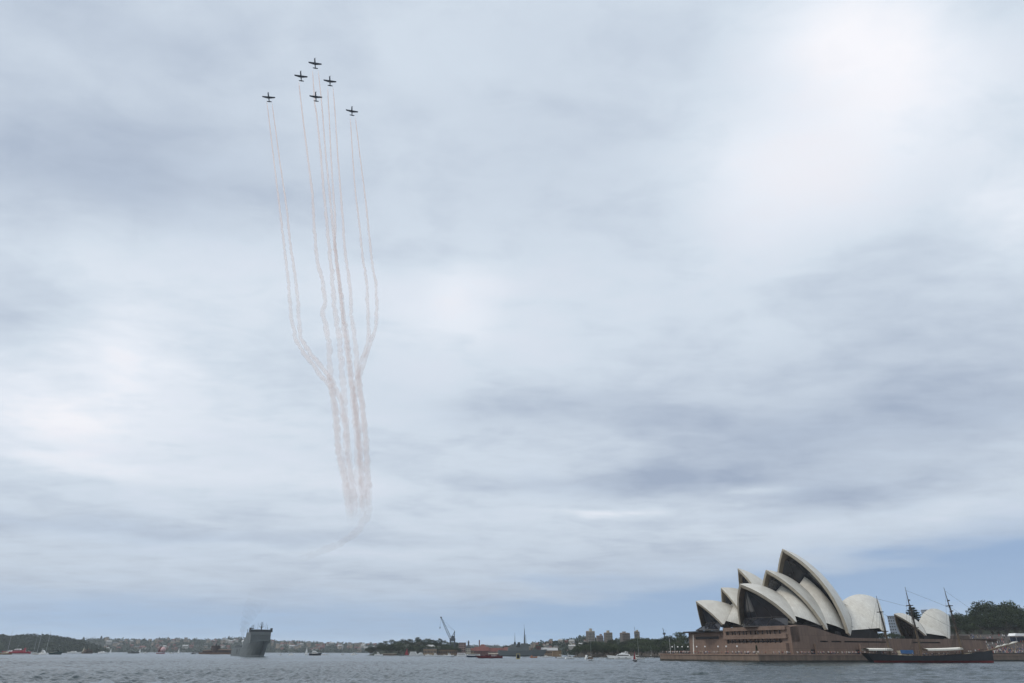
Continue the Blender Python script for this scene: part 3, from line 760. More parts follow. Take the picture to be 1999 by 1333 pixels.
tower(1144.5, 1162.5, 1231.5, 1500, TOWERM[0], 'tallest pale apartment tower of the row above the trees', .05, cap=6)
tower(1164.5, 1178.5, 1240.5, 1560, TOWERM[1], 'low brown apartment block between two taller towers', .2, cap=4)
tower(1179.5, 1197, 1234.5, 1500, TOWERM[2], 'tan apartment tower with stepped lift house beside the low brown block', .0, cap=5)
tower(1211, 1231.5, 1235, 1480, TOWERM[1], 'wide brown apartment tower standing alone above the trees', -.1, strips=6, cap=3)
tower(1239.5, 1250.5, 1232, 1450, TOWERM[2], 'narrow apartment tower half hidden behind dark trees', .1, strips=4, cap=3)

def block(x0, x1, ytop, ybot, D, depth, wm, rm, name, label, roof='gable', rise=3.0, wins=0, cat='building', dark_rows=1, rz=0.0):
    a, b = at(x0, ybot, D), at(x1, ybot, D); t_ = at((x0 + x1) / 2, ytop, D); w = b.x - a.x; z0 = min(a.z, b.z); H = t_.z - z0
    t = thing(name, label, cat, ((a.x + b.x) / 2, D + depth / 2, z0), rz); wl = MB(); hw = H - (rise if roof != 'flat' else 0)
    wl.box((0, 0, -3), (w, depth, hw + 3)); wl.build('wall', wm, t); r = MB()
    if roof == 'gable': r.prism([(-depth / 2 - .4, hw + .01), (depth / 2 + .4, hw + .01), (0, hw + rise)], 0, -w / 2 - .4, w / 2 + .4)
    elif roof == 'front': r.prism([(-w / 2 - .4, hw + .01), (w / 2 + .4, hw + .01), (0, hw + rise)], 1, -depth / 2 - .4, depth / 2 + .4)
    elif roof == 'hip': r.box((0, 0, hw + .01), (w + .8, depth + .8, rise), taper=(1 - 1.0 * depth / (w + depth), .08))
    else: r.box((0, 0, hw + .01), (w + .6, depth + .6, .6))
    r.build('roof', rm, t)
    if wins:
        wi = MB()
        for q in range(dark_rows):
            for k in range(wins):
                wi.box((-w / 2 + (k + .5) * w / wins, -depth / 2 - .03, hw * (q + .25) / dark_rows), (w / wins * .5, .2, hw * .42 / dark_rows))
                if wins * dark_rows <= 24: wi.build('window', DARKG, t); wi = MB()
        if wi.v: wi.build('window', DARKG, t)
    return t
SAND = mat('sandstone_wall', (.26, .19, .125), .85, vary=.15, scale=.15); BRICK = mat('red_brick_wall', (.16, .075, .06), .85, vary=.15, scale=.15); ROSE = mat('rose_render', (.31, .215, .185), .85, vary=.1, scale=.15)
TERRA = mat('orange_tiled_roof', (.165, .064, .052), .8, vary=.15, scale=.3)
block(829, 849, 1258.5, 1265, 1130, 16, WHITE, HR[2], 'villa', 'pale villa roof among the trees on the island slope', 'hip', 3, 5)
block(826, 852, 1266.5, 1277, 1086, 10, SAND, HR[1], 'boathouse', 'sandstone waterfront building behind the white boats', 'flat', 0, 9)
block(852, 892, 1268, 1277.5, 1090, 14, mat('brown_shed_wall', (.15, .10, .06), .9, vary=.2, scale=.2), EARTH, 'dock_shed', 'long brown dock shed below the crane', 'flat', 0, 11)
block(895, 908, 1255, 1272, 1130, 18, ROSE, HR[1], 'office_block', 'rose coloured square office block beside the gabled hall', 'flat', 0, 4, dark_rows=4)
cu_ = block(909, 919, 1256.5, 1273, 1125, 16, mat('pale_stone_wall', (.46, .42, .34), .85, vary=.08, scale=.2), HR[1], 'gabled_hall', 'pale stone gabled hall with a small roof turret', 'front', 6, 3, dark_rows=2)
tq = MB(); tq.lathe((0, -6, 11.6), [(1.3, -2), (1.3, 2), (1.6, 2.1), (.1, 5)], 8); tq.build('turret', HR[1], cu_)
block(919, 927, 1265, 1275, 1100, 14, SAND, TERRA, 'dock_store', 'small sandstone store left of the red roofed sheds', 'gable', 3, 3)
block(926, 954, 1262.5, 1276, 1095, 18, BRICK, TERRA, 'naval_store', 'brick naval store with a long red roof, nearest the crane', 'gable', 5.5, 9, dark_rows=2)
bt = block(935, 949, 1257.5, 1270, 1140, 16, BRICK, HR[0], 'brick_house', 'brick house with a chimney above the red roofed store', 'hip', 4, 4); ch = MB(); ch.box((-5.5, 0, 6), (1.6, 1.6, 9)); ch.build('chimney', BRICK, bt)
block(954, 984, 1264.5, 1276, 1098, 16, ROSE, TERRA, 'naval_store', 'long rendered naval store with an orange roof, middle of three', 'gable', 5, 10, dark_rows=2)
block(984, 1016, 1262.8, 1276, 1094, 16, BRICK, HR[0], 'naval_store', 'brick naval store with a red roof behind the grey warship', 'gable', 5, 10, dark_rows=2)
block(1047, 1056, 1262, 1275, 1000, 12, BRICK, HR[0], 'brick_gatehouse', 'small red brick gatehouse at the end of the tan warehouse', 'flat', 0, 3, dark_rows=2)
block(1055, 1089, 1264, 1276, 1005, 16, SAND, HR[2], 'warehouse', 'long tan waterfront warehouse right of the warship', 'gable', 3.5, 12)
block(1079, 1096, 1271, 1281.5, 900, 16, mat('ochre_wall', (.27, .19, .115), .9, vary=.2, scale=.4), SAND, 'stone_quay', 'ochre stone quay block at the end of the tan warehouse', 'flat', 0, 0, cat='quay')
block(744, 772, 1276.3, 1279.3, 1060, 8, mat('old_stone', (.16, .12, .085), .9, vary=.3, scale=.5), CONC, 'stone_jetty', 'low brown stone jetty at the foot of the island trees', 'flat', 0, 0, cat='jetty')
# tower block seen behind the restaurant shells, low lobby roof at the right
block(1754, 1766, 1203, 1249, 900, 22, mat('blue_grey_cladding', (.22, .25, .29), .5, vary=.1, scale=.1), HR[1], 'office_tower', 'slim blue grey office tower behind the small shells', 'flat', 0, 3, dark_rows=8, rz=-.62)
block(1814, 1820, 1190.5, 1230, 1500, 14, mat('blue_grey_cladding', (.22, .25, .29)), HR[1], 'far_tower', 'tiny far tower tip above the small southern shell', 'flat', 0, 2, dark_rows=10)

# ------------------------------------------------------------------ boats
def hull(L, B, H, m_hull, m_boot, m_deck, parent, rake=.12, stern=.75, sheer=.25, boot=.25, bulw=0.0, name='hull', n=14, flare=.9, tumble=0.0):
    mb = MB(); rings = []
    for i in range(n + 1):
        t = i / n; x = -L / 2 + L * t
        w = B / 2 * (stern + (1 - stern) * min(1, t / .35) ** .7 if t < .35 else max(.03, (1 - ((t - .35) / .65) ** 2.4)))
        h = H * (1 + sheer * (2 * t - .8) ** 2); rk = rake * L * max(0, (t - .6) / .4) ** 2; sr_ = tumble * L * max(0, (.25 - t) / .25) ** 2
        zb = H * boot; fl = flare
        rings.append([(x + rk - sr_, w, h), (x + rk * .2 - sr_ * .15, w * fl, zb), (x - sr_ * 0, w * .6, -.6), (x, -w * .6, -.6), (x + rk * .2 - sr_ * .15, -w * fl, zb), (x + rk - sr_, -w, h)])
    vs = [p for r in rings for p in r]; 
    for i in range(n):
        for k in range(5):
            a, b = i * 6 + k, i * 6 + k + 1
            mb.add([vs[a], vs[b], vs[b + 6], vs[a + 6]], [(0, 1, 2, 3)], 1 if k in (1, 2, 3) else 0)
        a, b = i * 6, i * 6 + 5; d = -bulw
        q = [Vector(vs[a]) + Vector((0, -.05, d)), Vector(vs[b]) + Vector((0, .05, d)), Vector(vs[b + 6]) + Vector((0, .05, d)), Vector(vs[a + 6]) + Vector((0, -.05, d))]
        mb.add(q, [(0, 1, 2, 3)], 2)
    mb.add(rings[0], [tuple(range(6))], 0); mb.add(rings[-1], [tuple(range(6))], 0)
    return mb.build(name, [m_hull, m_boot, m_deck], parent)
def cabin(parent, x, z, L, B, H, m, win=True, rake=.75, name='cabin', nw=5, roofm=None):
    mb = MB(); mb.box((x, 0, z), (L, B, H), taper=(rake, .92), shift=(-L * (1 - rake) * .18, 0)); o = mb.build(name, m, parent)
    if win:
        w = MB(); 
        for s in (-1, 1):
            for k in range(nw): w.box((x - L * .02 + (k - (nw - 1) / 2) * L * .8 / nw, s * (B * .485), z + H * .42), (L * .62 / nw, .12, H * .34))
        w.box((x + L * rake * .5 - L * .02, 0, z + H * .45), (.25, B * .7, H * .32)); w.build('window', DARKG, o)
    if roofm:
        r = MB(); r.box((x, 0, z + H + .01), (L * .95, B * 1.04, .14)); r.build('roof', roofm, o)
    return o
def canopy(parent, x, z, L, B, H, m, posts=True):
    r = MB(); r.prism([(-B / 2, z + H), (B / 2, z + H), (B / 4, z + H + .25), (-B / 4, z + H + .25)], 0, x - L / 2, x + L / 2); r.build('canopy', m, parent)
    if posts:
        p = MB()
        for a in (-1, -.33, .33, 1):
            for s in (-1, 1): p.tube([(x + a * L * .47, s * B * .46, z), (x + a * L * .47, s * B * .46, z + H)], .05, 5)
        p.build('canopy_posts', ALU, parent)
def mast(parent, x, z, H, r=.09, rake=0.0, m=None, boom=0.0, stays=None, spread=0.0):
    mb = MB(); mb.tube([(x, 0, z), (x - rake * H, 0, z + H)], [r, r * .5], 6)
    if spread: mb.tube([(x - rake * H * .55, -spread, z + H * .55), (x - rake * H * .55, spread, z + H * .55)], r * .4, 5)
    mb.build('mast', m or ALU, parent)
    if boom: b = MB(); b.tube([(x, 0, z + 1.6), (x - boom, 0, z + 1.7)], .07, 6); b.tube([(x - .2, 0, z + 1.85), (x - boom * .95, 0, z + 1.9)], .17, 6); b.build('boom', CANVAS, parent)
    if stays:
        st = MB()
        for xx, yy in stays: st.tube([(xx, yy, z - .2), (x - rake * H * .98, 0, z + H * .98)], .018, 4)
        st.build('stays', GREYD, parent)
def sail_mesh(parent, pts, m, belly=.5, name='sail'):
    a, b, c = [Vector(p) for p in pts]; g = []; nrm = (b - a).cross(c - a).normalized()
    for i in range(9):
        row = []
        for j in range(9):
            u = i / 8; v = j / 8 * (1 - u); p = a + (b - a) * v + (c - a) * u; p = p + nrm * belly * 4 * v * max(0, 1 - u - v) + nrm * belly * u * (1 - u)
            row.append(p)
        g.append(row)
    mb = MB(); mb.grid(g); mb.grid([[p + nrm * .03 for p in r] for r in g], flip=True); return mb.build(name, m, parent, smooth=True, fix=False)
PXM = lambda D: D * 0.9104 / FPX           # metres per photograph pixel at D metres ahead
def boat_root(name, label, cat, x, y, D=None, rz=0.0, group=None):
    p = water_at(x, y) if D is None else Vector((at(x, 1275, D).x, D, 0)); p.z = 0
    return thing(name, label, cat, p, rz, group), p.y
G_SAIL, G_MOT = None, None
def motor(x, y, wpx, label, name='motor_boat', cat='motor boat', D=None, rz=0.1, hm=WHITE, bm=None, cm=WHITE, h=.13, cab=.42, ch=.13, fly=False, can=None, flag=None, cabx=-.03, antenna=True, beam=.27):
    t, D = boat_root(name, label, cat, x, y, D, rz); L = wpx * PXM(D) / max(.5, abs(math.cos(rz)))
    H = L * h; hull(L, L * beam, H, hm, bm or hm, CREAM, t, rake=.1)
    cabin(t, L * cabx, H * .97, L * cab, L * beam * .72, L * ch, cm)
    if fly:
        cabin(t, L * (cabx - .05), H * .97 + L * ch + .01, L * cab * .55, L * beam * .6, L * ch * .55, cm, nw=3)
        a = MB(); a.tube([(L * (cabx - .16), -L * .07, H + L * ch * 1.5), (L * (cabx - .2), -L * .05, H + L * ch * 2.3), (L * (cabx - .2), L * .05, H + L * ch * 2.3), (L * (cabx - .16), L * .07, H + L * ch * 1.5)], L * .008, 6); a.build('radar_arch', cm, t)
    if can: canopy(t, L * (cabx - .22), H * .97, L * .3, L * beam * .7, L * ch * 1.05, can)
    if antenna: a = MB(); a.tube([(L * cabx, 0, H + L * ch), (L * cabx - .2, 0, H + L * ch * 2.2)], max(.03, L * .004), 5); a.build('antenna', ALU, t)
    return t, L, H
def yacht(x, y, wpx, label, mtop, D=None, rz=.15, hm=WHITE, bm=NAVY, sails=None, lean=0.0, cov=True, beam=.29, people=None):
    t, D = boat_root('sailing_boat', label, 'sailing boat', x, y, D, rz); L = wpx * PXM(D) / max(.5, abs(math.cos(rz))); H = L * .1
    hull(L, L * beam, H, hm, bm, CREAM, t, rake=.08, stern=.6)
    cabin(t, L * .02, H * .97, L * .36, L * beam * .55, L * .055, WHITE, rake=.8, nw=4)
    Hm = (1275.5 - mtop) * PXM(D) * 1.2 - H
    mast(t, L * .08, H, Hm, max(.06, Hm * .0075), .02, None, L * .36 if cov and not sails else 0, [(L * .5, 0), (-L * .48, 0), (L * .05, L * beam * .48), (L * .05, -L * beam * .48)], L * .08)
    if sails:
        sail_mesh(t, [(L * .05, .02, H + 1.2), (-L * .38, .3, H + 1.3), (L * .06, .02, H + Hm * .96)], sails, L * .03, 'mainsail')
        sail_mesh(t, [(L * .5, 0, H + .4), (L * .1, .5, H + .9), (L * .09, 0, H + Hm * .8)], sails, L * .03, 'headsail')
    return t, L, H

# --- far left cluster
def fire_boat():
    t, D = boat_root('fire_boat', 'long red hulled boat with white and red cabins, far left', 'boat', 33, 1276.3, 1150, PI + .12); L = 48 * PXM(D); H = L * .085
    hull(L, L * .2, H, RED, WHITE, WHITE, t, rake=.1, boot=.32)
    cabin(t, L * -.02, H * .97, L * .42, L * .14, L * .07, RED, nw=7); cabin(t, L * .0, H * .97 + L * .07, L * .24, L * .12, L * .05, WHITE, nw=5)
    cabin(t, L * .27, H * .97, L * .12, L * .13, L * .06, WHITE, nw=2)
    b = MB(); b.box((-L * .27, 0, H), (L * .06, L * .08, L * .15), taper=(.7, .7)); b.build('funnel', RED, t)
    mast(t, L * .02, H + L * .12, L * .16, .1); r = MB(); r.tube([(-L * .35, 0, H), (-L * .2, 0, H + L * .13)], .12, 5); r.build('derrick', WHITE, t)
fire_boat()
motor(10, 1277.6, 27, 'low brown wooden launch in front of the red boat', 'launch', 'launch', 1010, 3.0, WOOD, BROWNB, CREAM, .09, .3, .08)
motor(58.5, 1273.2, 13, 'dark windowed white cruiser beside the bow of the red boat', D=1250, rz=.4, fly=True)
yacht(71, 1276.5, 12, 'small pinkish sailing boat with a furled sail, left cluster', 1240, 1080, .3, CREAM, DRED)
motor(84.5, 1277, 17, 'white cabin cruiser with a dark flat canopy, left cluster', D=1040, rz=-.2, ch=.2, h=.15, cab=.5, fly=True, can=NAVY)
motor(108, 1277.6, 22, 'dark green open workboat right of the left cluster', 'workboat', 'workboat', 1060, .05, GREENB, BLACK, GREENB, .16, .2, .14, cabx=.28)
yacht(12, 1274, 14, 'moored sailing boat with a tall pale mast behind the red boat', 1240, 1300, .5)
yacht(64, 1273, 11, 'moored sailing boat with the shortest mast behind the left cluster', 1247, 1350, .4)
yacht(88, 1273.5, 13, 'moored sailing boat with a tall mast above the white cabin cruiser', 1241, 1280, -.4)
def small_sail(x, ytop, wpx, label, m=WHITE, D=1750, rz=.2):
    t, D = boat_root('sailing_dinghy', label, 'sailing dinghy', x, 0, D, rz); L = wpx * PXM(D); H = L * .08; Hm = (1273 - ytop) * PXM(D) * 1.2
    hull(L, L * .3, H, WHITE, NAVY, CREAM, t); mast(t, L * .05, H, Hm, .08)
    sail_mesh(t, [(L * .03, .02, H + .6), (-L * .45, .3, H + .7), (L * .04, .02, H + Hm * .97)], m, L * .04, 'mainsail'); sail_mesh(t, [(L * .48, 0, H + .3), (L * .08, .4, H + .6), (L * .07, 0, H + Hm * .85)], m, L * .04, 'headsail')
motor(144, 1273.3, 24, 'low white speedboat left of the square brown ferry', D=1500, rz=.1, h=.1, ch=.08)
small_sail(161.5, 1262.5, 5, 'pair of pale sails just left of the square brown ferry', CREAM, 1500)
def square_ferry():
    t, D = boat_root('old_ferry', 'square brown two decked ferry seen end on among small boats', 'ferry', 171, 0, 1480, 1.2); L = 22; hull(L, 9, 2.4, BROWNB, BLACK, CREAM, t, rake=.04)
    cabin(t, 0, 2.3, 16, 7.5, 2.6, BROWNB, nw=6, rake=.95); cabin(t, 0, 4.95, 13, 7, 2.4, BROWNB, nw=5, rake=.95, roofm=OCHRE); b = MB(); b.lathe((0, 0, 7.4), [(.8, 0), (.7, 3)], 10); b.build('funnel', OCHRE, t)
square_ferry()
motor(179, 1272.8, 8, 'small white cruiser touching the square brown ferry', D=1500, rz=.5, ch=.2)
motor(200, 1272.5, 17, 'white open motor boat right of the square brown ferry', D=1600, rz=-.1, ch=.1)
small_sail(215, 1265.5, 4, 'tiny white sail left of the far dark launch', WHITE, 1900)
motor(260, 1273.5, 20, 'long dark launch on the far water beside a white sail', 'launch', 'launch', 1600, .05, GREYD, BLACK, GREYD, .09, .4, .09)
small_sail(272, 1265, 5, 'bright white sail right of the far dark launch', WHITE, 1700)
motor(284, 1272.5, 8, 'small white cruiser between a white sail and the pink spinnaker', D=1700, rz=.3, ch=.2)
def spinnaker_boat():
    t, D = boat_root('racing_yacht', 'racing yacht under a round pink spinnaker on the far water', 'sailing boat', 313, 0, 1500, .2); L = 15; hull(L, 4.2, 1.5, RED, NAVY, CREAM, t); mast(t, .6, 1.4, 15, .12)
    mb = MB(); mb.lathe((4.0, 0, 2.0), [(.4, 0), (3.0, 1.2), (4.9, 3.6), (5.0, 6.0), (3.8, 8.6), (1.6, 10.2), (.1, 10.6)], 18); mb.build('spinnaker', PINK, t, smooth=True)
    sail_mesh(t, [(.4, .02, 2.6), (-6, .4, 2.6), (.3, .02, 15)], DRED, .5, 'mainsail')
spinnaker_boat()
motor(334, 1274, 9, 'small white motor boat right of the pink spinnaker', D=1450, rz=.1)
small_sail(348, 1264.5, 5, 'white sail standing left of the old island fort', WHITE, 1650)
motor(377, 1276, 7, 'small dark boat at the end of the fort jetty', 'launch', 'launch', 1350, .4, BLACK, BLACK, GREYD, .12, .4, .14)

# --- fort island
def fort():
    c = water_at(415, 1276.8); k = PXM(c.y); t = thing('island_fort', 'old brown stone fort with a round tower on a low island', 'fort', (c.x, c.y, 0), .05)
    st = mat('old_fort_stone', (.062, .044, .038), .9, vary=.25, scale=.25, bump=.3); ro = mat('orange_stone', (.13, .075, .048), .9, vary=.25, scale=.3)
    b = MB(); b.prism([(-25 * k, -5), (34 * k, -5), (34 * k, 4), (-25 * k, 4)], 2, -2, 2.6); b.prism([(-24 * k, -4), (33 * k, -4), (33 * k, 26), (-24 * k, 26)], 2, -2, 2.2); b.build('sea_wall', ro, t)
    w = MB(); w.box((21 * k, 6, 2.2), (26 * k, 9, 4.4)); w.box((-12 * k, 6, 2.2), (18 * k, 8, 3.2)); w.build('barracks', st, t)
    r = MB(); r.prism([(1, 6.61), (11, 6.61), (6, 8.6)], 0, 8 * k, 34 * k); r.prism([(1.6, 5.41), (10.4, 5.41), (6, 7.0)], 0, -21 * k, -3 * k); r.build('roof', BROWNB, t)
    tw = MB(); R_ = 8.6 * k; tw.lathe((.5 * k, 10, 0), [(R_ * 1.08, 0), (R_, 8), (R_ * .97, 12.4), (R_ * 1.04, 12.6), (R_ * 1.04, 13.8), (R_ * .85, 13.9)], 22); tw.build('round_tower', st, t)
    l = MB(); l.lathe((.5 * k, 10, 13.9), [(1.7, 0), (1.6, 2.4), (1.9, 2.5), (.9, 3.6), (.1, 5.5)], 10); l.build('lantern', GREYD, t)
    j = MB(); j.box((-32 * k, 0, 1.8), (15 * k, 4, .5))
    for q in range(8): j.tube([(-26 * k - q * 1.9 * k, -1.6, -2), (-26 * k - q * 1.9 * k, -1.6, 2.8)], .25, 6)
    j.build('jetty', BROWNB, t)
    wi = MB()
    for q in range(6): wi.box((11 * k + q * 4 * k, 1.45, 3.6), (1.2 * k, .2, 1.3))
    wi.build('window', DARKG, t)
fort()

# --- grey landing ship seen from ahead
def landing_ship():
    p = water_at(507, 1281); t = thing('landing_ship', 'big grey navy landing ship seen from the bow with a tall bridge front', 'ship', (p.x, p.y, 0), rad(-62)); t.scale = (1.0, .77, .73); L, B = 150, 27
    mb = MB(); st = [(-150, .92, 12), (-120, 1, 12), (-66, 1, 12), (-62, 1, 17), (-30, 1, 18), (-14, .93, 18.5), (-4, .78, 19), (4, .55, 19.5), (10, .30, 20), (14, .04, 20.5)]
    rings = []
    for x, w, h in st:
        w *= B / 2; f = max(0, (x + 40) / 54); xb = x - max(0, x + 14) * .55
        rings.append([(x, w, h), (x - (x - xb) * .4, w * (1 - .30 * f), h * .55), (xb, w * (1 - .62 * f), 1.4), (xb, w * (1 - .66 * f), -1), (xb, -w * (1 - .66 * f), -1), (xb, -w * (1 - .62 * f), 1.4), (x - (x - xb) * .4, -w * (1 - .30 * f), h * .55), (x, -w, h)])
    mb.grid(rings); mb.add(rings[0], [tuple(range(8))])
    for a, b in zip(rings, rings[1:]): mb.add([Vector(a[0]) + Vector((0, 0, -.4)), Vector(a[7]) + Vector((0, 0, -.4)), Vector(b[7]) + Vector((0, 0, -.4)), Vector(b[0]) + Vector((0, 0, -.4))], [(0, 1, 2, 3)])
    mb.build('hull', GREYS, t)
    s = MB(); s.box((-25, 0, 17.6), (30, B * .995, 15.2), taper=(.93, 1)); s.box((-49, 0, 17.0), (18, B * .98, 9.0)); s.box((-49, -2, 26.01), (11, B * .6, 4)); s.box((-63, -3, 14), (9, B * .7, 7)); [s.box((-10.6, 0, 17.6 + q * 3.6), (1.2, B * 1.01, .35)) for q in range(1, 4)]; s.box((-14, 0, 17.8), (12, B * .86, 5)); s.build('superstructure', GREYS, t)
    br = MB(); br.box((-16, 0, 32.81), (9, B * 1.14, 3.4), taper=(.9, 1)); br.box((-34, 0, 32.81), (18, B * .5, 4)); br.box((-16, B * .53, 36.2), (4, 2.6, 2.2)); br.box((-16, -B * .53, 36.2), (4, 2.6, 2.6)); o = br.build('bridge', GREYD, t)
    w = MB(); 
    for k in range(13): w.box((-11.4, (k - 6) * 2.25, 34.1), (.35, 1.6, 1.2))
    w.build('window', DARKG, o)
    for mx, my, h, r in ((-26, 2.5, 14, .7), (-24, -9.5, 10, .45)):
        m = MB(); m.tube([(mx, my, 33), (mx, my, 33 + h)], [r * 1.6, r * .4], 7)
        for zz, ww in ((.55, 3.2), (.75, 2.2), (.92, 1.2)): m.tube([(mx, my - ww, 33 + h * zz), (mx, my + ww, 33 + h * zz)], r * .35, 5); m.tube([(mx, my - ww, 33 + h * zz), (mx, my - ww, 33 + h * zz + 2)], r * .22, 5); m.tube([(mx, my + ww, 33 + h * zz), (mx, my + ww, 33 + h * zz + 2)], r * .22, 5)
        m.box((mx, my, 33 + h * .45), (2.4, 2.4, 1.2)); m.build('mast', GREYD, t)
    a = MB()
    for q, (ax, ay, h) in enumerate(((-20, 7.2, 12), (-22, 9.8, 10), (-30, -1.8, 13), (-28, 12, 7), (-20, -12.2, 9), (-34, 5, 11))): a.tube([(ax, ay, 33), (ax, ay, 33 + h)], .16, 5)
    a.build('antenna', GREYD, t)
    f = MB(); f.box((-66, -7, 12), (6, 5, 21), taper=(.7, .7)); f.box((-71, -2, 12), (5, 4, 16), taper=(.7, .8)); f.tube([(-68, -8, 30), (-68, -8, 39)], .4, 5); f.build('funnel', GREYD, t)
    d = MB(); 
    for dx_, dy_, zz in ((-84, -9.5, 21), (-88, -5.5, 22), (-64.5, -11.5, 21.5)): d.lathe((dx_, dy_, zz - 5), [(.3, 0), (.3, 3.4), (1.3, 3.8), (1.7, 5), (1.3, 6.3), (.2, 6.8)], 10)
    d.build('radar_dome', WHITE, t)
    c = MB(); c.box((-110, 0, 11.7), (50, B * .8, 3)); c.box((-132, 8, 11.7), (10, 6, 6)); c.build('deck_cargo', GREYD, t)
    e = MB(); 
    for sx in (-1, 1): e.box((-96, sx * (B / 2 + .02), 3), (7, .3, 7)); e.box((-78, sx * (B / 2 + .02), 1.5), (2.2, .3, 9))
    e.build('side_door', BLACK, t)
    return t
landing_ship()

# --- boats right of the landing ship
motor(548, 1279, 6, 'tiny white motor boat just right of the grey landing ship', D=1050, rz=.5, ch=.25)
motor(569, 1278.5, 10, 'small white cabin boat left of the white sail on the middle water', D=1100, rz=-.2, ch=.18)
small_sail(598, 1260.5, 6, 'white sail left of the dark hulled harbour ferry', WHITE, 1150)
motor(615, 1279.2, 22, 'dark hulled white harbour ferry near the middle of the far water', 'harbour_ferry', 'ferry', 1000, .08, BLACK, BLACK, WHITE, .16, .5, .14, fly=True)
motor(634, 1278, 14, 'low white speedboat behind the dark hulled ferry', D=1100, rz=.1, h=.09, ch=.07)
motor(669, 1277.5, 7, 'small white boat alone before the distant shore', D=1200, rz=.3, ch=.2)
motor(691, 1278, 12, 'white cruiser near the tip of the wooded island', D=1150, rz=-.2, ch=.16)
# --- in front of the wooded island
motor(739, 1279.8, 15, 'white cruiser under the trees at the tip of the island', D=1010, rz=.1, ch=.17, fly=True)
motor(783, 1279.6, 10, 'grey cabin launch left of the red sail', 'launch', 'launch', 1020, .2, GREYS, GREYD, GREYS, .14, .5, .16)
small_sail(794, 1262, 8, 'red sailed boat left of the three decked cruise boat', RED, 980)
def cruise(x, y, wpx, D, decks, label, rz=.04, arch=False, hm=WHITE, roofm=None, name='cruise_boat'):
    t, D = boat_root(name, label, 'cruise boat', x, y, D, rz); L = wpx * PXM(D); H = L * .1; hull(L, L * .24, H, hm, hm, CREAM, t, rake=.08, stern=.85)
    z = H * .97
    for k in range(decks): cabin(t, -L * .04 - k * L * .02, z, L * (.86 - .12 * k), L * .21, L * .095, WHITE, nw=9 - k, rake=.95, name='deck_house'); z += L * .095 + .01; r = MB(); r.box((-L * .05 - k * L * .02, 0, z), (L * (.9 - .12 * k), L * .235, .12)); r.build('deck_roof', roofm or WHITE, t); z += .13
    if arch:
        a = MB(); n = 10; poly = [(math.cos(PI * q / n) * L * .3, z + math.sin(PI * q / n) * L * .1) for q in range(n + 1)]; a.prism(poly, 1, -L * .1, L * .1); a.build('arched_roof', WHITE, t)
    mast(t, L * .1, z, L * .12, .08)
cruise(808, 1280, 18, 990, 3, 'white three decked cruise boat with raked decks, left of the arched one')
cruise(821, 1279.8, 13, 1000, 2, 'white cruise boat with an arched roof beside the three decked one', arch=True)
motor(836, 1280, 12, 'white cruiser between the arched cruise boat and the dark keeled yacht', D=1000, rz=-.1)
motor(851, 1281.6, 17, 'white flybridge motor yacht with a dark waterline below the stone boathouse', D=900, rz=.1, fly=True, bm=NAVY, h=.1)
motor(868, 1280.2, 13, 'long white open speedboat left of the blue sided cruiser', D=970, rz=.05, h=.09, ch=.09)
motor(878, 1281.8, 15, 'white cruiser with blue side windows below the crane', D=890, rz=-.1, fly=True, bm=BLUEB)
motor(884, 1283.5, 5, 'tiny dark tender just below the crane', 'tender', 'tender', 800, .3, GREYD, BLACK, WHITE, .14, .3, .1, antenna=False)
cruise(902, 1282, 21, 900, 2, 'pale pink roofed two decked ferry left of the dark hulled ferry', roofm=PINK, name='harbour_ferry')
cruise(926, 1284, 30, 740, 1, 'dark hulled ferry with a cream roof in front of the naval stores', hm=NAVY, roofm=CREAM, name='harbour_ferry')
def red_cruiser():
    t, D = boat_root('charter_boat', 'red hulled charter boat with a cream canopy over its deck', 'charter boat', 958, 1285, None, PI + .05); L = 46 * PXM(D); hull(L, L * .2, L * .085, DRED, BLACK, CREAM, t, rake=.16, stern=.6)
    cabin(t, L * .12, L * .082, L * .3, L * .14, L * .06, DRED, nw=5); canopy(t, -L * .1, L * .082, L * .42, L * .17, L * .1, CREAM); cabin(t, -L * .3, L * .082, L * .12, L * .13, L * .07, DRED, nw=2)
    mast(t, L * .1, L * .14, L * .12, .06)
red_cruiser()
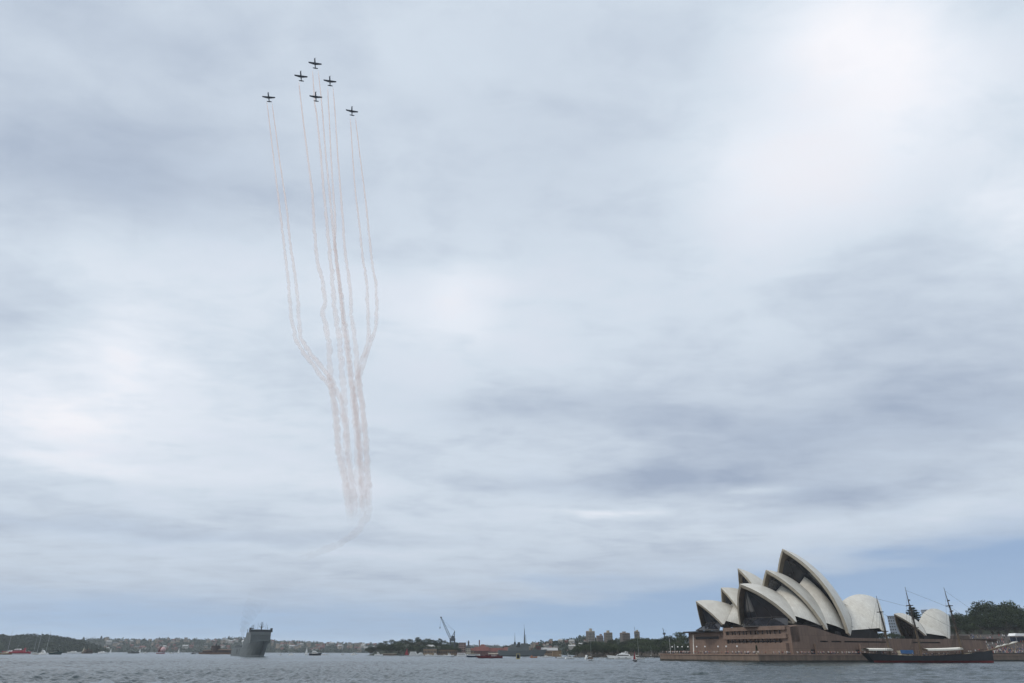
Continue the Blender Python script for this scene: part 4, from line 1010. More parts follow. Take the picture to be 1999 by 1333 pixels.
def warship():
    t, D = boat_root('warship', 'grey navy warship with a tall dark lattice mast, berthed at the dock', 'warship', 1016, 0, 960, .12); k = PXM(960); L = 88 * k; H = 6.2
    hull(L, L * .14, H, GREYS, GREYD, GREYS, t, rake=.1, sheer=.2, boot=.12)
    s = MB(); s.box((-4 * k, 0, H * .97), (42 * k, L * .11, 4.2), taper=(.94, .9)); s.box((8 * k, 0, H + 4.1), (16 * k, L * .10, 4.6), taper=(.8, .85)); s.box((-14 * k, 0, H + 4.1), (10 * k, L * .08, 3.6), taper=(.8, .8)); s.build('superstructure', GREYS, t)
    m = MB(); m.box((8 * k, 0, H + 8.6), (2.6 * k, 2.2, 18), taper=(.25, .3)); m.tube([(8 * k, 0, H + 26), (7 * k, 0, H + 31)], .12, 5); m.tube([(11 * k, 0, H + 8.6), (10.4 * k, 0, H + 19)], [.4, .2], 6); m.tube([(8 * k, -3, H + 18), (8 * k, 3, H + 18)], .18, 5); m.tube([(8 * k, -4, H + 14), (8 * k, 4, H + 14)], .2, 5); m.build('mast', GREYD, t)
    m2 = MB(); m2.tube([(-11 * k, 0, H + 7.6), (-11 * k, 0, H + 21)], [.5, .12], 6); m2.tube([(-11 * k, -2, H + 14), (-11 * k, 2, H + 14)], .12, 5); m2.box((-11 * k, 0, H + 7.6), (3.2, 2.4, 3), taper=(.5, .5)); m2.build('mast', GREYD, t)
    g = MB(); g.box((30 * k, 0, H * 1.03), (3, 2.6, 2)); g.tube([(30 * k + 1, 0, H + 1.5), (30 * k + 5.5, 0, H + 2.2)], .2, 6); g.build('gun', GREYS, t)
    f = MB(); f.box((-3 * k, 0, H + 4.1), (6 * k, L * .06, 6), taper=(.8, .8)); f.build('funnel', GREYD, t)
    w = MB(); 
    for q in range(7): w.box((15.4 * k, (q - 3) * L * .012, H + 6.6), (.25, L * .008, .9))
    w.build('window', DARKG, t)
warship()
def frame_barge():
    t, D = boat_root('buoy_barge', 'small square dark buoy barge with a yellow frame', 'barge', 1011.5, 1286.5, None, .1); k = PXM(D); yel = mat('yellow_frame', (.5, .42, .16), .5, vary=.1, scale=2.0); b = MB(); b.box((0, 0, -.3), (7.4 * k, 3, .7)); b.build('pontoon', yel, t)
    p = MB(); p.box((0, .3, .41), (5.2 * k, 1.6, 2.3)); p.build('box', BLACK, t); f = MB()
    for a in (-1, 1): f.box((a * 3.4 * k, 0, .41), (.28, .5, 3.0))
    f.box((0, 0, 3.42), (7.2 * k, .5, .28)); f.build('frame', yel, t)
frame_barge()
motor(1041, 1284, 14, 'orange ended workboat right of the yellow framed barge', 'workboat', 'workboat', None, .05, ORANGE, BLACK, ORANGE, .13, .25, .16, cabx=-.2)
motor(1052, 1283.6, 12, 'white launch moored behind the orange ended workboat', 'launch', 'launch', None, .05, h=.12, ch=.1)
motor(1067, 1283, 19, 'long white motor boat below the tan warehouse', D=720, rz=-.05, fly=True, h=.09, ch=.08)
# --- yachts left of the promenade
yacht(1096, 1285.5, 18, 'white sailing boat with a tall bare mast below the ochre quay', 1254, 640, .15)
motor(1112, 1287.3, 17, 'white flybridge cruiser with a dark stern right of the ochre quay', D=575, rz=.5, fly=True, h=.14, ch=.16, bm=NAVY, can=NAVY)
motor(1127, 1285.5, 5, 'tiny white dinghy between two cruisers', 'dinghy', 'dinghy', 640, .2, antenna=False)
motor(1145.5, 1287.5, 8, 'white cabin boat partly behind the brown decked sloop', D=570, rz=1.0, ch=.3, h=.2, cab=.5)
t_, L_, H_ = yacht(1153, 1290.3, 13, 'white sloop with a dark brown cover over its deck', 1245, 470, .35)
b = MB(); b.prism([(-1.1, H_ + .5), (1.1, H_ + .5), (0, H_ + 1.5)], 0, -L_ * .42, L_ * .3); b.build('deck_cover', BROWNB, t_)
motor(1175, 1285.2, 13, 'low white runabout left of the big motor yacht', D=640, rz=.1, h=.08, ch=.06, antenna=False)
motor(1190, 1287.5, 14, 'grey inflatable tender lying before the big motor yacht', 'tender', 'tender', 580, -.05, GREYS, GREYD, WHITE, .07, .15, .05, antenna=False)
def big_yacht():
    t, D = boat_root('motor_yacht', 'big white motor yacht with dark window bands and a flybridge', 'motor yacht', 1213, 1287.2, 590, PI - .08); L = 46 * PXM(D); H = L * .105
    hull(L, L * .22, H, WHITE, WHITE, CREAM, t, rake=.14, stern=.85, sheer=.3); 
    s = MB(); s.box((-L * .06, 0, H * .97), (L * .62, L * .18, L * .075), taper=(.82, .9), shift=(-L * .03, 0)); s.build('saloon', WHITE, t)
    w = MB(); 
    for y_ in (-1, 1): w.box((-L * .06, y_ * L * .083, H * .97 + L * .025), (L * .5, .35, L * .033), taper=(.9, 1))
    w.box((L * .215, 0, H * .97 + L * .025), (.5, L * .14, L * .03)); w.build('window', DARKG, t)
    f = MB(); f.box((-L * .1, 0, H * .97 + L * .076), (L * .4, L * .17, L * .035), taper=(.85, .9)); f.build('flybridge', WHITE, t)
    cabin(t, -L * .06, H * .97 + L * .112, L * .16, L * .12, L * .04, WHITE, rake=.7, nw=3); canopy(t, -L * .2, H + L * .1, L * .16, L * .14, L * .055, WHITE)
    a = MB(); a.tube([(-L * .14, -L * .06, H + L * .11), (-L * .19, -L * .05, H + L * .185), (-L * .19, L * .05, H + L * .185), (-L * .14, L * .06, H + L * .11)], .16, 6); a.tube([(-L * .19, 0, H + L * .185), (-L * .2, 0, H + L * .23)], .05, 5); a.build('radar_arch', WHITE, t)
    p = MB(); 
    for q in range(4): 
        for y_ in (-1, 1): p.box((L * (-.2 + q * .05 + (q > 1) * .2), y_ * L * .1045, H * .42), (L * .028, .15, L * .018))
    p.build('porthole', DARKG, t)
big_yacht()
motor(1228, 1286.6, 16, 'white cruiser tucked behind the stern of the big motor yacht', D=620, rz=.1, ch=.16, can=WHITE)
yacht(1245, 1287.5, 24, 'white sailing yacht with the tallest mast right of the big motor yacht', 1243, 560, .2)
def spin():
    t, D = boat_root('sailing_dinghy', 'small boat flying a red and white sail beside the big motor yacht', 'sailing dinghy', 1240, 1290.5, None, .9); L = 4.2; hull(L, 1.7, .6, BLACK, BLACK, CREAM, t); mast(t, .3, .5, 5.2, .05)
    sail_mesh(t, [(.25, 0, 1.0), (-1.9, .2, 1.0), (.25, 0, 5.6)], RED, .2, 'mainsail'); sail_mesh(t, [(2.0, 0, .8), (.4, .4, 1.0), (.35, 0, 4.6)], CANVAS, .2, 'headsail')
spin()
motor(1254, 1287, 8, 'dark blue launch right of the tallest masted yacht', 'launch', 'launch', 580, .5, NAVY, BLACK, NAVY, .16, .4, .16)
yacht(1271, 1284.5, 8, 'small white sailing boat nearest the corner of the sea wall', 1256, 690, .5)
for i_, (x, y) in enumerate(((1086, 1284.6), (1240.5, 1292.2), (1088, 1286.2))):
    if i_ < 2:
        p = water_at(x, y); t = thing('mooring_buoy', ['dark mooring buoy left of the bare masted sailing boat', 'black mooring buoy in front of the red and white sail'][i_], 'buoy', (p.x, p.y, 0)); b = MB(); b.lathe((0, 0, -.3), [(.3, 0), (.75, .3), (.8, .8), (.5, 1.2), (.12, 1.3), (.1, 1.9)], 12); b.build('float', BLACK, t, smooth=True); r = MB(); r.lathe((0, 0, 1.5), [(.16, 0), (.26, .1), (.2, .28)], 8); r.build('top_mark', RED, t)

# --- dockside crane and small far cranes
def crane():
    D = 1120; k = PXM(D); b0 = at(883, 1260, D); t = thing('dock_crane', 'tall dark dockside crane with a raised lattice jib above the island', 'crane', (b0.x, D, b0.z), 0)
    m = MB(); zt = 6.0
    for sx in (-4, 4):
        for sy in (-4, 4): m.tube([(sx * k, sy, -8), (sx * k, sy, zt)], .8, 5)
    m.build('portal', STEEL, t)
    h = MB(); h.box((0, 0, zt), (10.5 * k, 8, 4.0)); h.box((.8 * k, 0, zt + 4), (6 * k, 5, 3.4)); h.build('machine_house', STEEL, t)
    a = MB(); top = Vector((3.8 * k, 0, zt + 14)); 
    for p in ((-2.4 * k, -2, zt + 4), (-2.4 * k, 2, zt + 4), (3.6 * k, -2, zt + 4), (3.6 * k, 2, zt + 4)): a.tube([p, top], .42, 5)
    for f in (.3, .55, .78):
        l = Vector((-2.4 * k, 0, zt + 4)).lerp(top, f); r = Vector((3.6 * k, 0, zt + 4)).lerp(top, f); a.tube([l, r], .3, 5)
    a.build('tower_frame', STEEL, t)
    j = MB(); A0 = Vector((-3.6 * k, 0, zt + 3)); T = Vector((-24.5 * k, 0, zt + 33)); n = 15; ax = (T - A0).normalized(); up = Vector((-ax.z, 0, ax.x)); cor = []
    for i in range(n + 1):
        f = i / n; w = 1.5 * (1 - .62 * abs(f * 1.25 - .3)); c = A0.lerp(T, f); cor.append([c + up * w + Vector((0, w, 0)), c + up * w - Vector((0, w, 0)), c - up * w - Vector((0, w, 0)), c - up * w + Vector((0, w, 0))])
    for q in range(4):
        j.tube([r[q] for r in cor], .24, 5)
        for i in range(n): j.tube([cor[i][q], cor[i + 1][(q + 1) % 4]], .13, 4)
    j.lathe((T.x, 0, T.z - 1), [(.5, 0), (1.2, .4), (1.2, 1.8), (.4, 2.2)], 8); j.build('jib', STEEL, t)
    c = MB()
    for y_ in (-.7, .7): c.tube([top + Vector((0, y_, 0)), A0.lerp(T, .72) + up * .8], .07, 4); c.tube([top + Vector((0, y_, 0)), T + up * .5], .07, 4)
    c.tube([T, T - Vector((.8, 0, 13))], .09, 4); c.build('cables', GREYD, t)
    hk = MB(); hk.box((T.x - .8, 0, T.z - 15.5), (1.4, 1.4, 2.6), taper=(.6, .6)); hk.build('hook_block', STEEL, t)
crane()
def tower_crane(x0, y0, x1, y1, D, label):
    a, b = at(x0, y0, D), at(x1, y1, D); t = thing('tower_crane', label, 'crane', (a.x, D, a.z), 0); d = b - a; m = MB(); m.tube([(0, 0, -25), (0, 0, 2)], .7, 5); m.box((0, 0, 1.5), (3.4, 2.4, 2.2)); m.build('tower', STEEL, t)
    j = MB(); ln = Vector((d.x, 0, d.z)); 
    for y_ in (-.5, .5): j.tube([Vector((0, y_, 2.5)), Vector((0, y_, 2.5)) + ln], [.4, .2], 5)
    for q in range(8): j.tube([Vector((0, -.5, 2.5)) + ln * q / 8, Vector((0, .5, 2.5)) + ln * (q + 1) / 8], .12, 4)
    j.tube([(0, 0, 3), (3.5, 0, 6.5), ln * .7 + Vector((0, 0, 2.5))], .1, 4); j.build('jib', STEEL, t)
tower_crane(1241.5, 1243, 1238.4, 1226, 1400, 'slim dark tower crane leaning beside the narrow apartment tower')
tower_crane(1297, 1241, 1294, 1229.5, 1000, 'dark crane tip standing above the point trees near the promenade')

# ------------------------------------------------------------------ tall ship
def tall_ship():
    a = water_at(1703, 1293.7); b = at(1935, 1275, a.y + 7); b.z = 0; c = (a + b) / 2; ang = math.atan2((b - a).y, (b - a).x); L = (b - a).length
    t = thing('tall_ship', 'three masted barque with a black hull and bare masts moored beside the promenade', 'sailing ship', (c.x, c.y, 0), ang); k = L / 234
    H = 3.4; zs = lambda x: H * (1 + .62 * (2 * (x / L + .5) - .8) ** 2); h = hull(L, 10.5, H, BLACK, mat('anti_fouling_red', (.2, .028, .026), .55, vary=.15, scale=.4), WOOD, t, rake=.012, stern=.5, sheer=.62, boot=.32, bulw=.7, n=22, flare=.97, tumble=.055)
    w = MB(); w.box((0, 0, H - .2), (1, 1, .1)); 
    r = MB()
    for s_ in (-1, 1):
        r.tube([(L * f_, s_ * w_, zs(L * f_) + .8) for f_, w_ in ((-.53, 2.6), (-.4, 4.3), (-.28, 5.0), (-.15, 5.15), (0, 5.2), (.15, 5.1), (.25, 4.6), (.35, 3.6), (.46, 1.6))], .09, 5)
        for q in range(28):
            x = -L * .5 + L * .95 * q / 27; yy = 5.2 * min(1, 1.0 - max(0, (x / L - .1) / .45) ** 2) * (1 - .35 * max(0, (-x / L - .25) / .25)); r.tube([(x, s_ * yy * .97, zs(x) - .2), (x, s_ * yy * .97, zs(x) + .8)], .05, 4)
    r.build('rail', SPAR, t)
    bw = MB(); bw.tube([(L * .42, 0, 5.0), (L * .56, 0, 7.4), (L * .765, 0, 10.4)], [.42, .34, .12], 8); bw.build('bowsprit', OCHRE, t)
    js = MB()
    for q, (f0, f1, rr) in enumerate(((.55, .60, .42), (.605, .665, .48), (.67, .755, .55))): js.tube([(L * f0, .3, 7.7 + (f0 - .55) * 14), (L * (f0 + f1) / 2, .35, 8.3 + (f0 - .55) * 15), (L * f1, .2, 7.9 + (f1 - .55) * 14)], [.1, rr, .12], 8)
    js.build('furled_jib', CANVAS, t)
    specs = [('mizzen', (1738 - 1817) * k, 98 * k * 1.05, .045), ('main', (1798 - 1817) * k, 121 * k * .985, .03), ('fore', (1879 - 1817) * k, 117 * k * 1.02, .055)]
    tops = []
    for nm, x, Hm, rk in specs:
        z0 = H - .3; m = MB(); P0 = Vector((x, 0, z0)); ax = Vector((-rk, 0, 1)).normalized()
        m.tube([P0, P0 + ax * Hm * .42], [.62, .52], 9); lower = m.build('mast', OCHRE, t)
        m = MB(); m.tube([P0 + ax * Hm * .38 + Vector((.25, 0, 0)), P0 + ax * Hm * .74 + Vector((.2, 0, 0))], [.48, .36], 8); m.tube([P0 + ax * Hm * .70, P0 + ax * Hm], [.3, .1], 7)
        for f in (.40, .72): m.box(tuple(P0 + ax * Hm * f), (2.2, 3.2, .4)) 
        m.build('topmast', SPAR, lower)
        tops.append((P0, ax, Hm))
        if nm != 'mizzen':
            for f, yl in ((.36, 10.5), (.53, 8.5), (.645, 7.6), (.80, 5.6)):
                c_ = P0 + ax * Hm * f + Vector((.45, 0, 0)); y_ = MB(); yaw = 1.32; dv = Vector((math.sin(yaw) * .24, math.cos(yaw) * 2.2, 0)).normalized()
                y_.tube([c_ - dv * yl * .5, c_, c_ + dv * yl * .5], [.14, .28, .14], 7); y_.tube([c_ - dv * yl * .42 + Vector((.1, 0, .22)), c_ + Vector((.15, 0, .3)), c_ + dv * yl * .42 + Vector((.1, 0, .22))], [.1, .3, .1], 7); y_.build('yard', SPAR, t)
        else:
            g = MB(); g.tube([P0 + ax * Hm * .3, P0 + ax * Hm * .3 + Vector((-9.5, 0, 5.2))], [.16, .1], 6); g.tube([P0 + Vector((0, 0, 2.2)), P0 + Vector((-11.5, 0, 3.0))], [.18, .12], 6); g.build('gaff', SPAR, t)
    rg = MB()
    for P0, ax, Hm in tops:
        for s_ in (-1, 1):
            for q in range(7): rg.tube([P0 + Vector((-.8 - q * .6, s_ * 4.9, 1.0)), P0 + ax * Hm * .41], .05, 4)
            for q in range(2): rg.tube([P0 + Vector((-4.4 - q * .9, s_ * 4.7, 1.0)), P0 + ax * Hm * (.73 + .2 * q)], .045, 4)
            for q in range(3): rg.tube([P0 + ax * Hm * .41 + Vector((-.4, s_ * (.5 + q * .4), 0)), P0 + ax * Hm * .71], .04, 4)
            for q in range(1, 9): f = q / 10; rg.tube([P0.lerp(P0 + ax * Hm * .41, f) + Vector((-.8 * (1 - f), s_ * 4.9 * (1 - f), 1 - f)), P0.lerp(P0 + ax * Hm * .41, f) + Vector((-3.8 * (1 - f), s_ * 4.9 * (1 - f), 1 - f))], .03, 4)
    m0, m1, m2 = tops
    for (Pa, aa, Ha), (Pb, ab, Hb) in ((m0, m1), (m1, m2)):
        rg.tube([Pa + aa * Ha * .72, Pb + ab * Hb * .38], .05, 4); rg.tube([Pa + aa * Ha * .95, Pb + ab * Hb * .70], .05, 4)
    for f, q in ((.41, .55), (.72, .66), (.95, .76)): rg.tube([m2[0] + m2[1] * m2[2] * f, Vector((L * q, 0, 7.3 + (q - .55) * 14))], .05, 4)
    rg.tube([m0[0] + m0[1] * m0[2] * .95, Vector((-L * .53, 0, H + 1.2))], .05, 4); rg.build('rigging', SPAR, t)
    for x0, x1, sag in ((1691, 1737, .0), (1803, 1872, .5)):
        xa, xb = (x0 - 1817) * k, (x1 - 1817) * k; mb = MB(); g = []
        for i in range(9):
            f = i / 8; g.append([Vector((xa + (xb - xa) * f, y_, H + 3.3 + .5 * (1 - (y_ / 3.6) ** 2) + sag * f * f * 1.2)) for y_ in (-3.6, -2.4, -1.2, 0, 1.2, 2.4, 3.6)])
        mb.grid(g); mb.grid([[p - Vector((0, 0, .12)) for p in r] for r in g], flip=True)
        for s_ in (-1, 1):
            e = [r[0 if s_ < 0 else -1] for r in g]; mb.grid([[p, p - Vector((0, 0, .75))] for p in e])
        mb.build('awning', CANVAS, t, fix=False)
        ps = MB()
        for i in range(6):
            for s_ in (-1, 1): ps.tube([(xa + (xb - xa) * i / 5, s_ * 3.5, H - .6), (xa + (xb - xa) * i / 5, s_ * 3.5, H + 3.4)], .06, 4)
        ps.build('awning_posts', SPAR, t)
    d = MB(); d.box(((1765 - 1817) * k, 0, H - .8), (20 * k, 4.2, 3.4), taper=(.96, .95)); d.box((1890 - 1817) * k and ((1892 - 1817) * k, 0, H - .8), (16 * k, 4, 2.2)); d.build('deck_house', CREAM, t)
    bl = MB(); bl.box(((1765 - 1817) * k, -2.4, H + 1.0), (23 * k, .9, 1.9)); bl.build('tarpaulin', BLUEB, t)
    rud = MB(); rud.box((-L * .49, 0, -.5), (1.2, .4, 4.5)); rud.build('rudder', BLACK, t)
    return t, c, ang, L, H, k
SHIP = tall_ship()

# ------------------------------------------------------------------ people
SKIN = mat('skin', (.36, .22, .16), .6); HAIR = mat('dark_hair', (.03, .022, .018), .7)
CLOTH = {'white': mat('white_cloth', (.66, .66, .64), .85), 'red': mat('red_cloth', (.32, .05, .05), .85), 'blue': mat('blue_cloth', (.07, .11, .24), .85), 'black': mat('black_cloth', (.025, .025, .03), .85),
         'grey': mat('grey_cloth', (.2, .2, .21), .85), 'pink': mat('pink_cloth', (.5, .27, .28), .85), 'tan': mat('tan_cloth', (.33, .26, .18), .85), 'denim': mat('denim_cloth', (.06, .08, .13), .85)}
def person_mesh(top, bottom, pose):
    """one continuous body grown over a skeleton, clothed by height"""
    me = bpy.data.meshes.new('skeleton'); v = [(0, 0, .93), (0, 0, 1.15), (0, .01, 1.38), (0, .01, 1.49), (0, -.01, 1.58), (0, -.01, 1.70)]; r = [.14, .125, .14, .058, .088, .078]; e = [(0, 1), (1, 2), (2, 3), (3, 4), (4, 5)]
    def chain(start, pts, rr):
        p = start
        for q, w in zip(pts, rr): v.append(q); r.append(w); e.append((p, len(v) - 1)); p = len(v) - 1
    st = .10 if pose == 'walk' else .0
    for s_ in (-1, 1):
        chain(0, [(s_ * .09, 0, .86), (s_ * .10, -.02 - s_ * st, .48), (s_ * .11, .02 - s_ * st * 1.6, .09), (s_ * .12, -.12 - s_ * st * 1.6, .035)], [.095, .062, .045, .036])
        if pose == 'arms': arm = [(s_ * .19, .01, 1.40), (s_ * .27, -.12, 1.2), (s_ * .14, -.28, 1.45), (s_ * .09, -.26, 1.55)]
        elif pose == 'rail': arm = [(s_ * .19, .01, 1.40), (s_ * .25, -.04, 1.15), (s_ * .22, -.30, 1.06), (s_ * .21, -.38, 1.06)]
        else: arm = [(s_ * .19, .01, 1.40), (s_ * .23, .03, 1.12), (s_ * .23, -.05, .87), (s_ * .23, -.07, .79)]
        chain(2, arm, [.062, .045, .034, .036])
    me.from_pydata(v, e, []); o = bpy.data.objects.new('tmp', me); COL.objects.link(o); md = o.modifiers.new('s', 'SKIN')
    for i, w in enumerate(r): me.skin_vertices[0].data[i].radius = (w, w * .8)
    me.skin_vertices[0].data[0].use_root = True
    o.modifiers.new('u', 'SUBSURF').levels = 1
    dg = bpy.context.evaluated_depsgraph_get(); m2 = bpy.data.meshes.new_from_object(o.evaluated_get(dg)); bpy.data.objects.remove(o); bpy.data.meshes.remove(me)
    for mm in (SKIN, CLOTH[top], CLOTH[bottom], HAIR, BLACK): m2.materials.append(mm)
    for p in m2.polygons:
        c = p.center; ax_ = abs(c.x)
        if c.z > 1.66 or (c.z > 1.58 and c.y > .02): k = 3
        elif c.z > 1.44 and ax_ < .13 and c.y > -.2: k = 0
        elif c.z > .9 and ax_ < .24 and c.y > -.14: k = 1
        elif c.z > .9: k = 0
        elif ax_ > .19: k = 0
        elif c.z > .08: k = 2
        else: k = 4
        p.material_index = k; p.use_smooth = True
    return m2
PEOPLE = []
for i, (tp, bt_) in enumerate([('white', 'denim'), ('white', 'tan'), ('red', 'black'), ('blue', 'grey'), ('black', 'denim'), ('pink', 'denim'), ('grey', 'black'), ('white', 'black'), ('tan', 'black')]):
    PEOPLE.append((tp, bt_, person_mesh(tp, bt_, ['stand', 'rail', 'arms', 'walk'][i % 4])))
TONE = {'white': 'a white', 'red': 'a red', 'blue': 'a blue', 'black': 'a black', 'pink': 'a pink', 'grey': 'a grey', 'tan': 'a tan'}
def put_person(loc, rz, where, group, pick=None):
    tp, bt_, me = random.choice(PEOPLE) if pick is None else PEOPLE[pick]
    o = bpy.data.objects.new('person', me); COL.objects.link(o); o.location = loc; o.rotation_euler = (0, 0, rz); s_ = random.uniform(.93, 1.08); o.scale = (s_, s_, s_)
    tag(o, f'person in {TONE[tp]} top {where}', 'person', group + ', ' + tp + ' tops'); return o
random.seed(77)
# the outward side of a body is its -y side
for i in range(118):                                       # north edge of the promenade
    e = random.uniform(1, 85); p = OW(random.choice([.9, 1.1, 1.9, 2.7, 3.5]) + random.uniform(0, .4), e, ZP); put_person(p, OA - PI / 2 + random.gauss(0, .5), 'on the promenade between the water and the window bands', 'people on the north promenade')
for i in range(96):                                        # west edge as far as the ship
    s_ = random.uniform(1, 112) if i < 80 else random.uniform(20, 60); p = OW(s_, random.choice([.2, .6, 1.4, 2.4, 3.6]) + random.uniform(0, .3), ZP); put_person(p, OA + random.gauss(0, .5), 'on the promenade below the long brown wall', 'people on the west promenade')
tsh, tsc, tsa, tsL, tsH, tsk = SHIP
for i in range(58):
    x = random.uniform(-.50, .44) * tsL; yy = random.uniform(-.8, .6) * 4.3 * (1 - max(0, (x / tsL - .1) / .4) ** 2); v = Vector((x * math.cos(tsa) - yy * math.sin(tsa), x * math.sin(tsa) + yy * math.cos(tsa), 0))
    hh = tsH * (1 + .62 * (2 * (x / tsL + .5) - .8) ** 2) - .15
    put_person(tsc + v + Vector((0, 0, hh)), random.uniform(0, 6.28), 'on the deck of the black hulled ship', 'people aboard the tall ship')

# globe lamps, flagpoles and promenade furniture
GLOBE = mat('white_globe', (.8, .8, .78), .35)
lp = None
for e, s_ in [(80, 5), (75, 5.5), (70, 5), (65, 5.5), (56, 5), (49, 5.5), (38, 6), (31, 6), (22, 6)]:
    p = OW(s_, e, ZP)
    if lp is None:
        lp = thing('lamp_post', 'globe lamp post standing among the crowd at the north promenade', 'lamp post', p, 0, 'globe lamp posts'); m = MB(); m.tube([(0, 0, 0), (0, 0, 3.6)], [.09, .06], 8); m.build('pole', BRONZE, lp); g = MB(); g.lathe((0, 0, 3.55), [(.1, 0), (.38, .18), (.45, .45), (.36, .72), (.1, .88)], 12); g.build('lamp_globe', GLOBE, lp, smooth=True)
    else: dup(lp, p)
for x, y0, D, lab in ((1309, 1246, 470, 'tall white flagpole left of the two at the end of the promenade'), (1318, 1257, 470, 'short white flagpole beside the tall one at the promenade end')):
    p = at(x, 1274, D); tp_ = at(x, y0, D); t = thing('flagpole', lab, 'flagpole', (p.x, D, ZP)); m = MB(); m.tube([(0, 0, 0), (0, 0, tp_.z - ZP)], [.09, .05], 6); m.build('pole', WHITE, t); m = MB(); m.lathe((0, 0, tp_.z - ZP), [(.05, 0), (.12, .08), (.05, .2)], 8); m.build('finial', OCHRE, t)
p = at(1354, 1272, 462); t = thing('leaning_mast', 'pale tapering mast leaning beside the left end of the podium', 'mast', (p.x, 462, ZP)); m = MB(); m.tube([(0, 0, 0), (.7, 0, at(1354, 1239, 462).z - ZP)], [.42, .12], 7); m.build('pole', CANVAS, t); m = MB()
for f in (.4, .7): m.tube([(.7 * f - .5, 0, 12 * f), (.7 * f + .5, 0, 12 * f)], .06, 5)
m.build('crossbar', ALU, t)
p = OW(9, -.2 + 3, ZP); t = thing('topiary_shrub', 'narrow dark green shrub on the promenade near the sea wall corner', 'shrub', (OW(7, 8, ZP).x, OW(7, 8, ZP).y, ZP)); m = MB(); random.seed(5)
for q in range(9): leaf_cloud(m, (0, 0, 1.2 + q * .38), .95 - q * .06, 40, .2)
m.build('foliage', LEAF_D, t, fix=False); m = MB(); m.lathe((0, 0, 0), [(.5, 0), (.6, .8), (.5, .85)], 10); m.build('tub', CONC, t)

# ------------------------------------------------------------------ terrace, crowd and roofs at the far right
def terrace():
    mb = MB(); g = []
    for x in range(1830, 2300, 10):
        u = at(x, 1270, 600).x / 600
        g.append([Vector((u * d, d, z)) for d, z in ((497, -2), (497.2, 5.0), (505, 5.2), (520, 7.0), (545, 11), (570, 15), (600, 18.5), (640, 19.5))])
    mb.grid(g); o = mb.build('terrace', mat('terrace_paving', (.06, .05, .042), .9, vary=.3, scale=.3), None); tag(o, 'stepped terrace rising behind the ship', None, None, 'structure')
    random.seed(91); cm = []; keys = ['red', 'white', 'pink', 'grey', 'black', 'tan', 'blue', 'denim']; cb = MB()
    for _ in range(1500):
        x = random.uniform(1895, 2120); f = random.random(); d = 500 + 95 * f ** 1.2; z = float(np.interp(d, [497, 505, 520, 545, 570, 600], [5.0, 5.2, 7.0, 11, 15, 18.5])); u = at(x, 1270, 600).x / 600
        if f > .34 and random.random() < .72: continue
        c = (u * d, d, z); k = random.choices(range(8), [2, 1.2, 1.2, 3, 5, 2, 2, 3])[0]; hgt = random.choice([1.1, 1.65])
        cb.box(c, (.46, .3, hgt * .8), random.random(), k, taper=(.75, .7)); cb.box((c[0], c[1], c[2] + hgt * .82), (.2, .2, .24), 0, 8, taper=(.8, .8))
    o = cb.build('crowd', [CLOTH[k] for k in keys] + [SKIN], None, fix=False); tag(o, 'dense seated and standing crowd filling the terrace', None, None, 'stuff')
    for i in range(30):
        x = random.uniform(1940, 2040); d = random.uniform(499, 504); u = at(x, 1270, 600).x / 600; put_person((u * d, d, 5.1), random.gauss(0, .4), 'at the front of the crowded terrace', 'people at the terrace front')
    p = at(1988, 1246, 555); t = thing('marquee', 'white topped marquee at the upper edge of the crowded terrace', 'marquee', (p.x + 6, 555, 13.2)); m = MB(); m.prism([(-11, 3.4), (14, 3.4), (14, 4.4), (-9.5, 5.2)], 1, -4, 4); m.build('roof', WHITE, t); m = MB()
    for x_ in (-10, -4, 2, 8, 13):
        for y_ in (-3.6, 3.6): m.tube([(x_, y_, -1), (x_, y_, 3.5)], .1, 5)
    m.build('posts', ALU, t); m = MB(); m.box((1, 2, -1), (22, 3, 3.6)); m.build('back_wall', NAVY, t)
    a, b_ = at(1858, 1248.5, 560), at(1938, 1249, 560); w = b_.x - a.x; t = thing('low_pavilion', 'long low brown pavilion with a flat roof behind the ship bow', 'building', ((a.x + b_.x) / 2, 562, 10)); m = MB(); m.box((0, 0, -8), (w, 14, a.z - 10 + 8)); m.build('wall', GRANITE, t); m = MB(); m.box((0, -1, a.z - 10 + .01), (w + 2, 18, .6)); m.box((-w * .28, -1, a.z - 10 + .62), (w * .3, 9, 2.2)); m.build('roof', mat('brown_roof', (.09, .07, .058), .8, vary=.2, scale=.3), t); m = MB()
    for q in range(9): m.box((-w / 2 + (q + .5) * w / 9, -7.05, a.z - 10 - 3.4), (w / 12, .2, 1.8))
    m.build('window', DARKG, t)
terrace()

# ------------------------------------------------------------------ aircraft and smoke
PDARK = mat('aircraft_dark_paint', (.032, .04, .058), .4, vary=.1, scale=.8); PRED = mat('aircraft_red_paint', (.16, .02, .025), .4); PWHT = mat('aircraft_white_paint', (.22, .23, .25), .4)
def wing_mesh(mb, root, tip, cr_, ct, thick, dihed, n=9, m=0, mir=1):
    """tapered aerofoil from root to tip; root, tip = (x of quarter chord, y, z)"""
    prof = [(.0, 0), (.06, .55), (.25, 1), (.55, .8), (1, 0), (.55, -.45), (.25, -.6), (.06, -.4)]; g = []
    for i in range(n + 1):
        f = i / n; x = root[0] + (tip[0] - root[0]) * f; y = root[1] + (tip[1] - root[1]) * f; z = root[2] + (tip[2] - root[2]) * f; c = cr_ + (ct - cr_) * f
        if f > .93: c *= .82
        g.append([Vector((x + c * .25 - c * u, y * mir, z + w * thick * c)) for u, w in prof] + [Vector((x + c * .25, y * mir, z))])
    mb.grid(g, m); mb.add(g[-1][:-1], [tuple(range(8))], m)
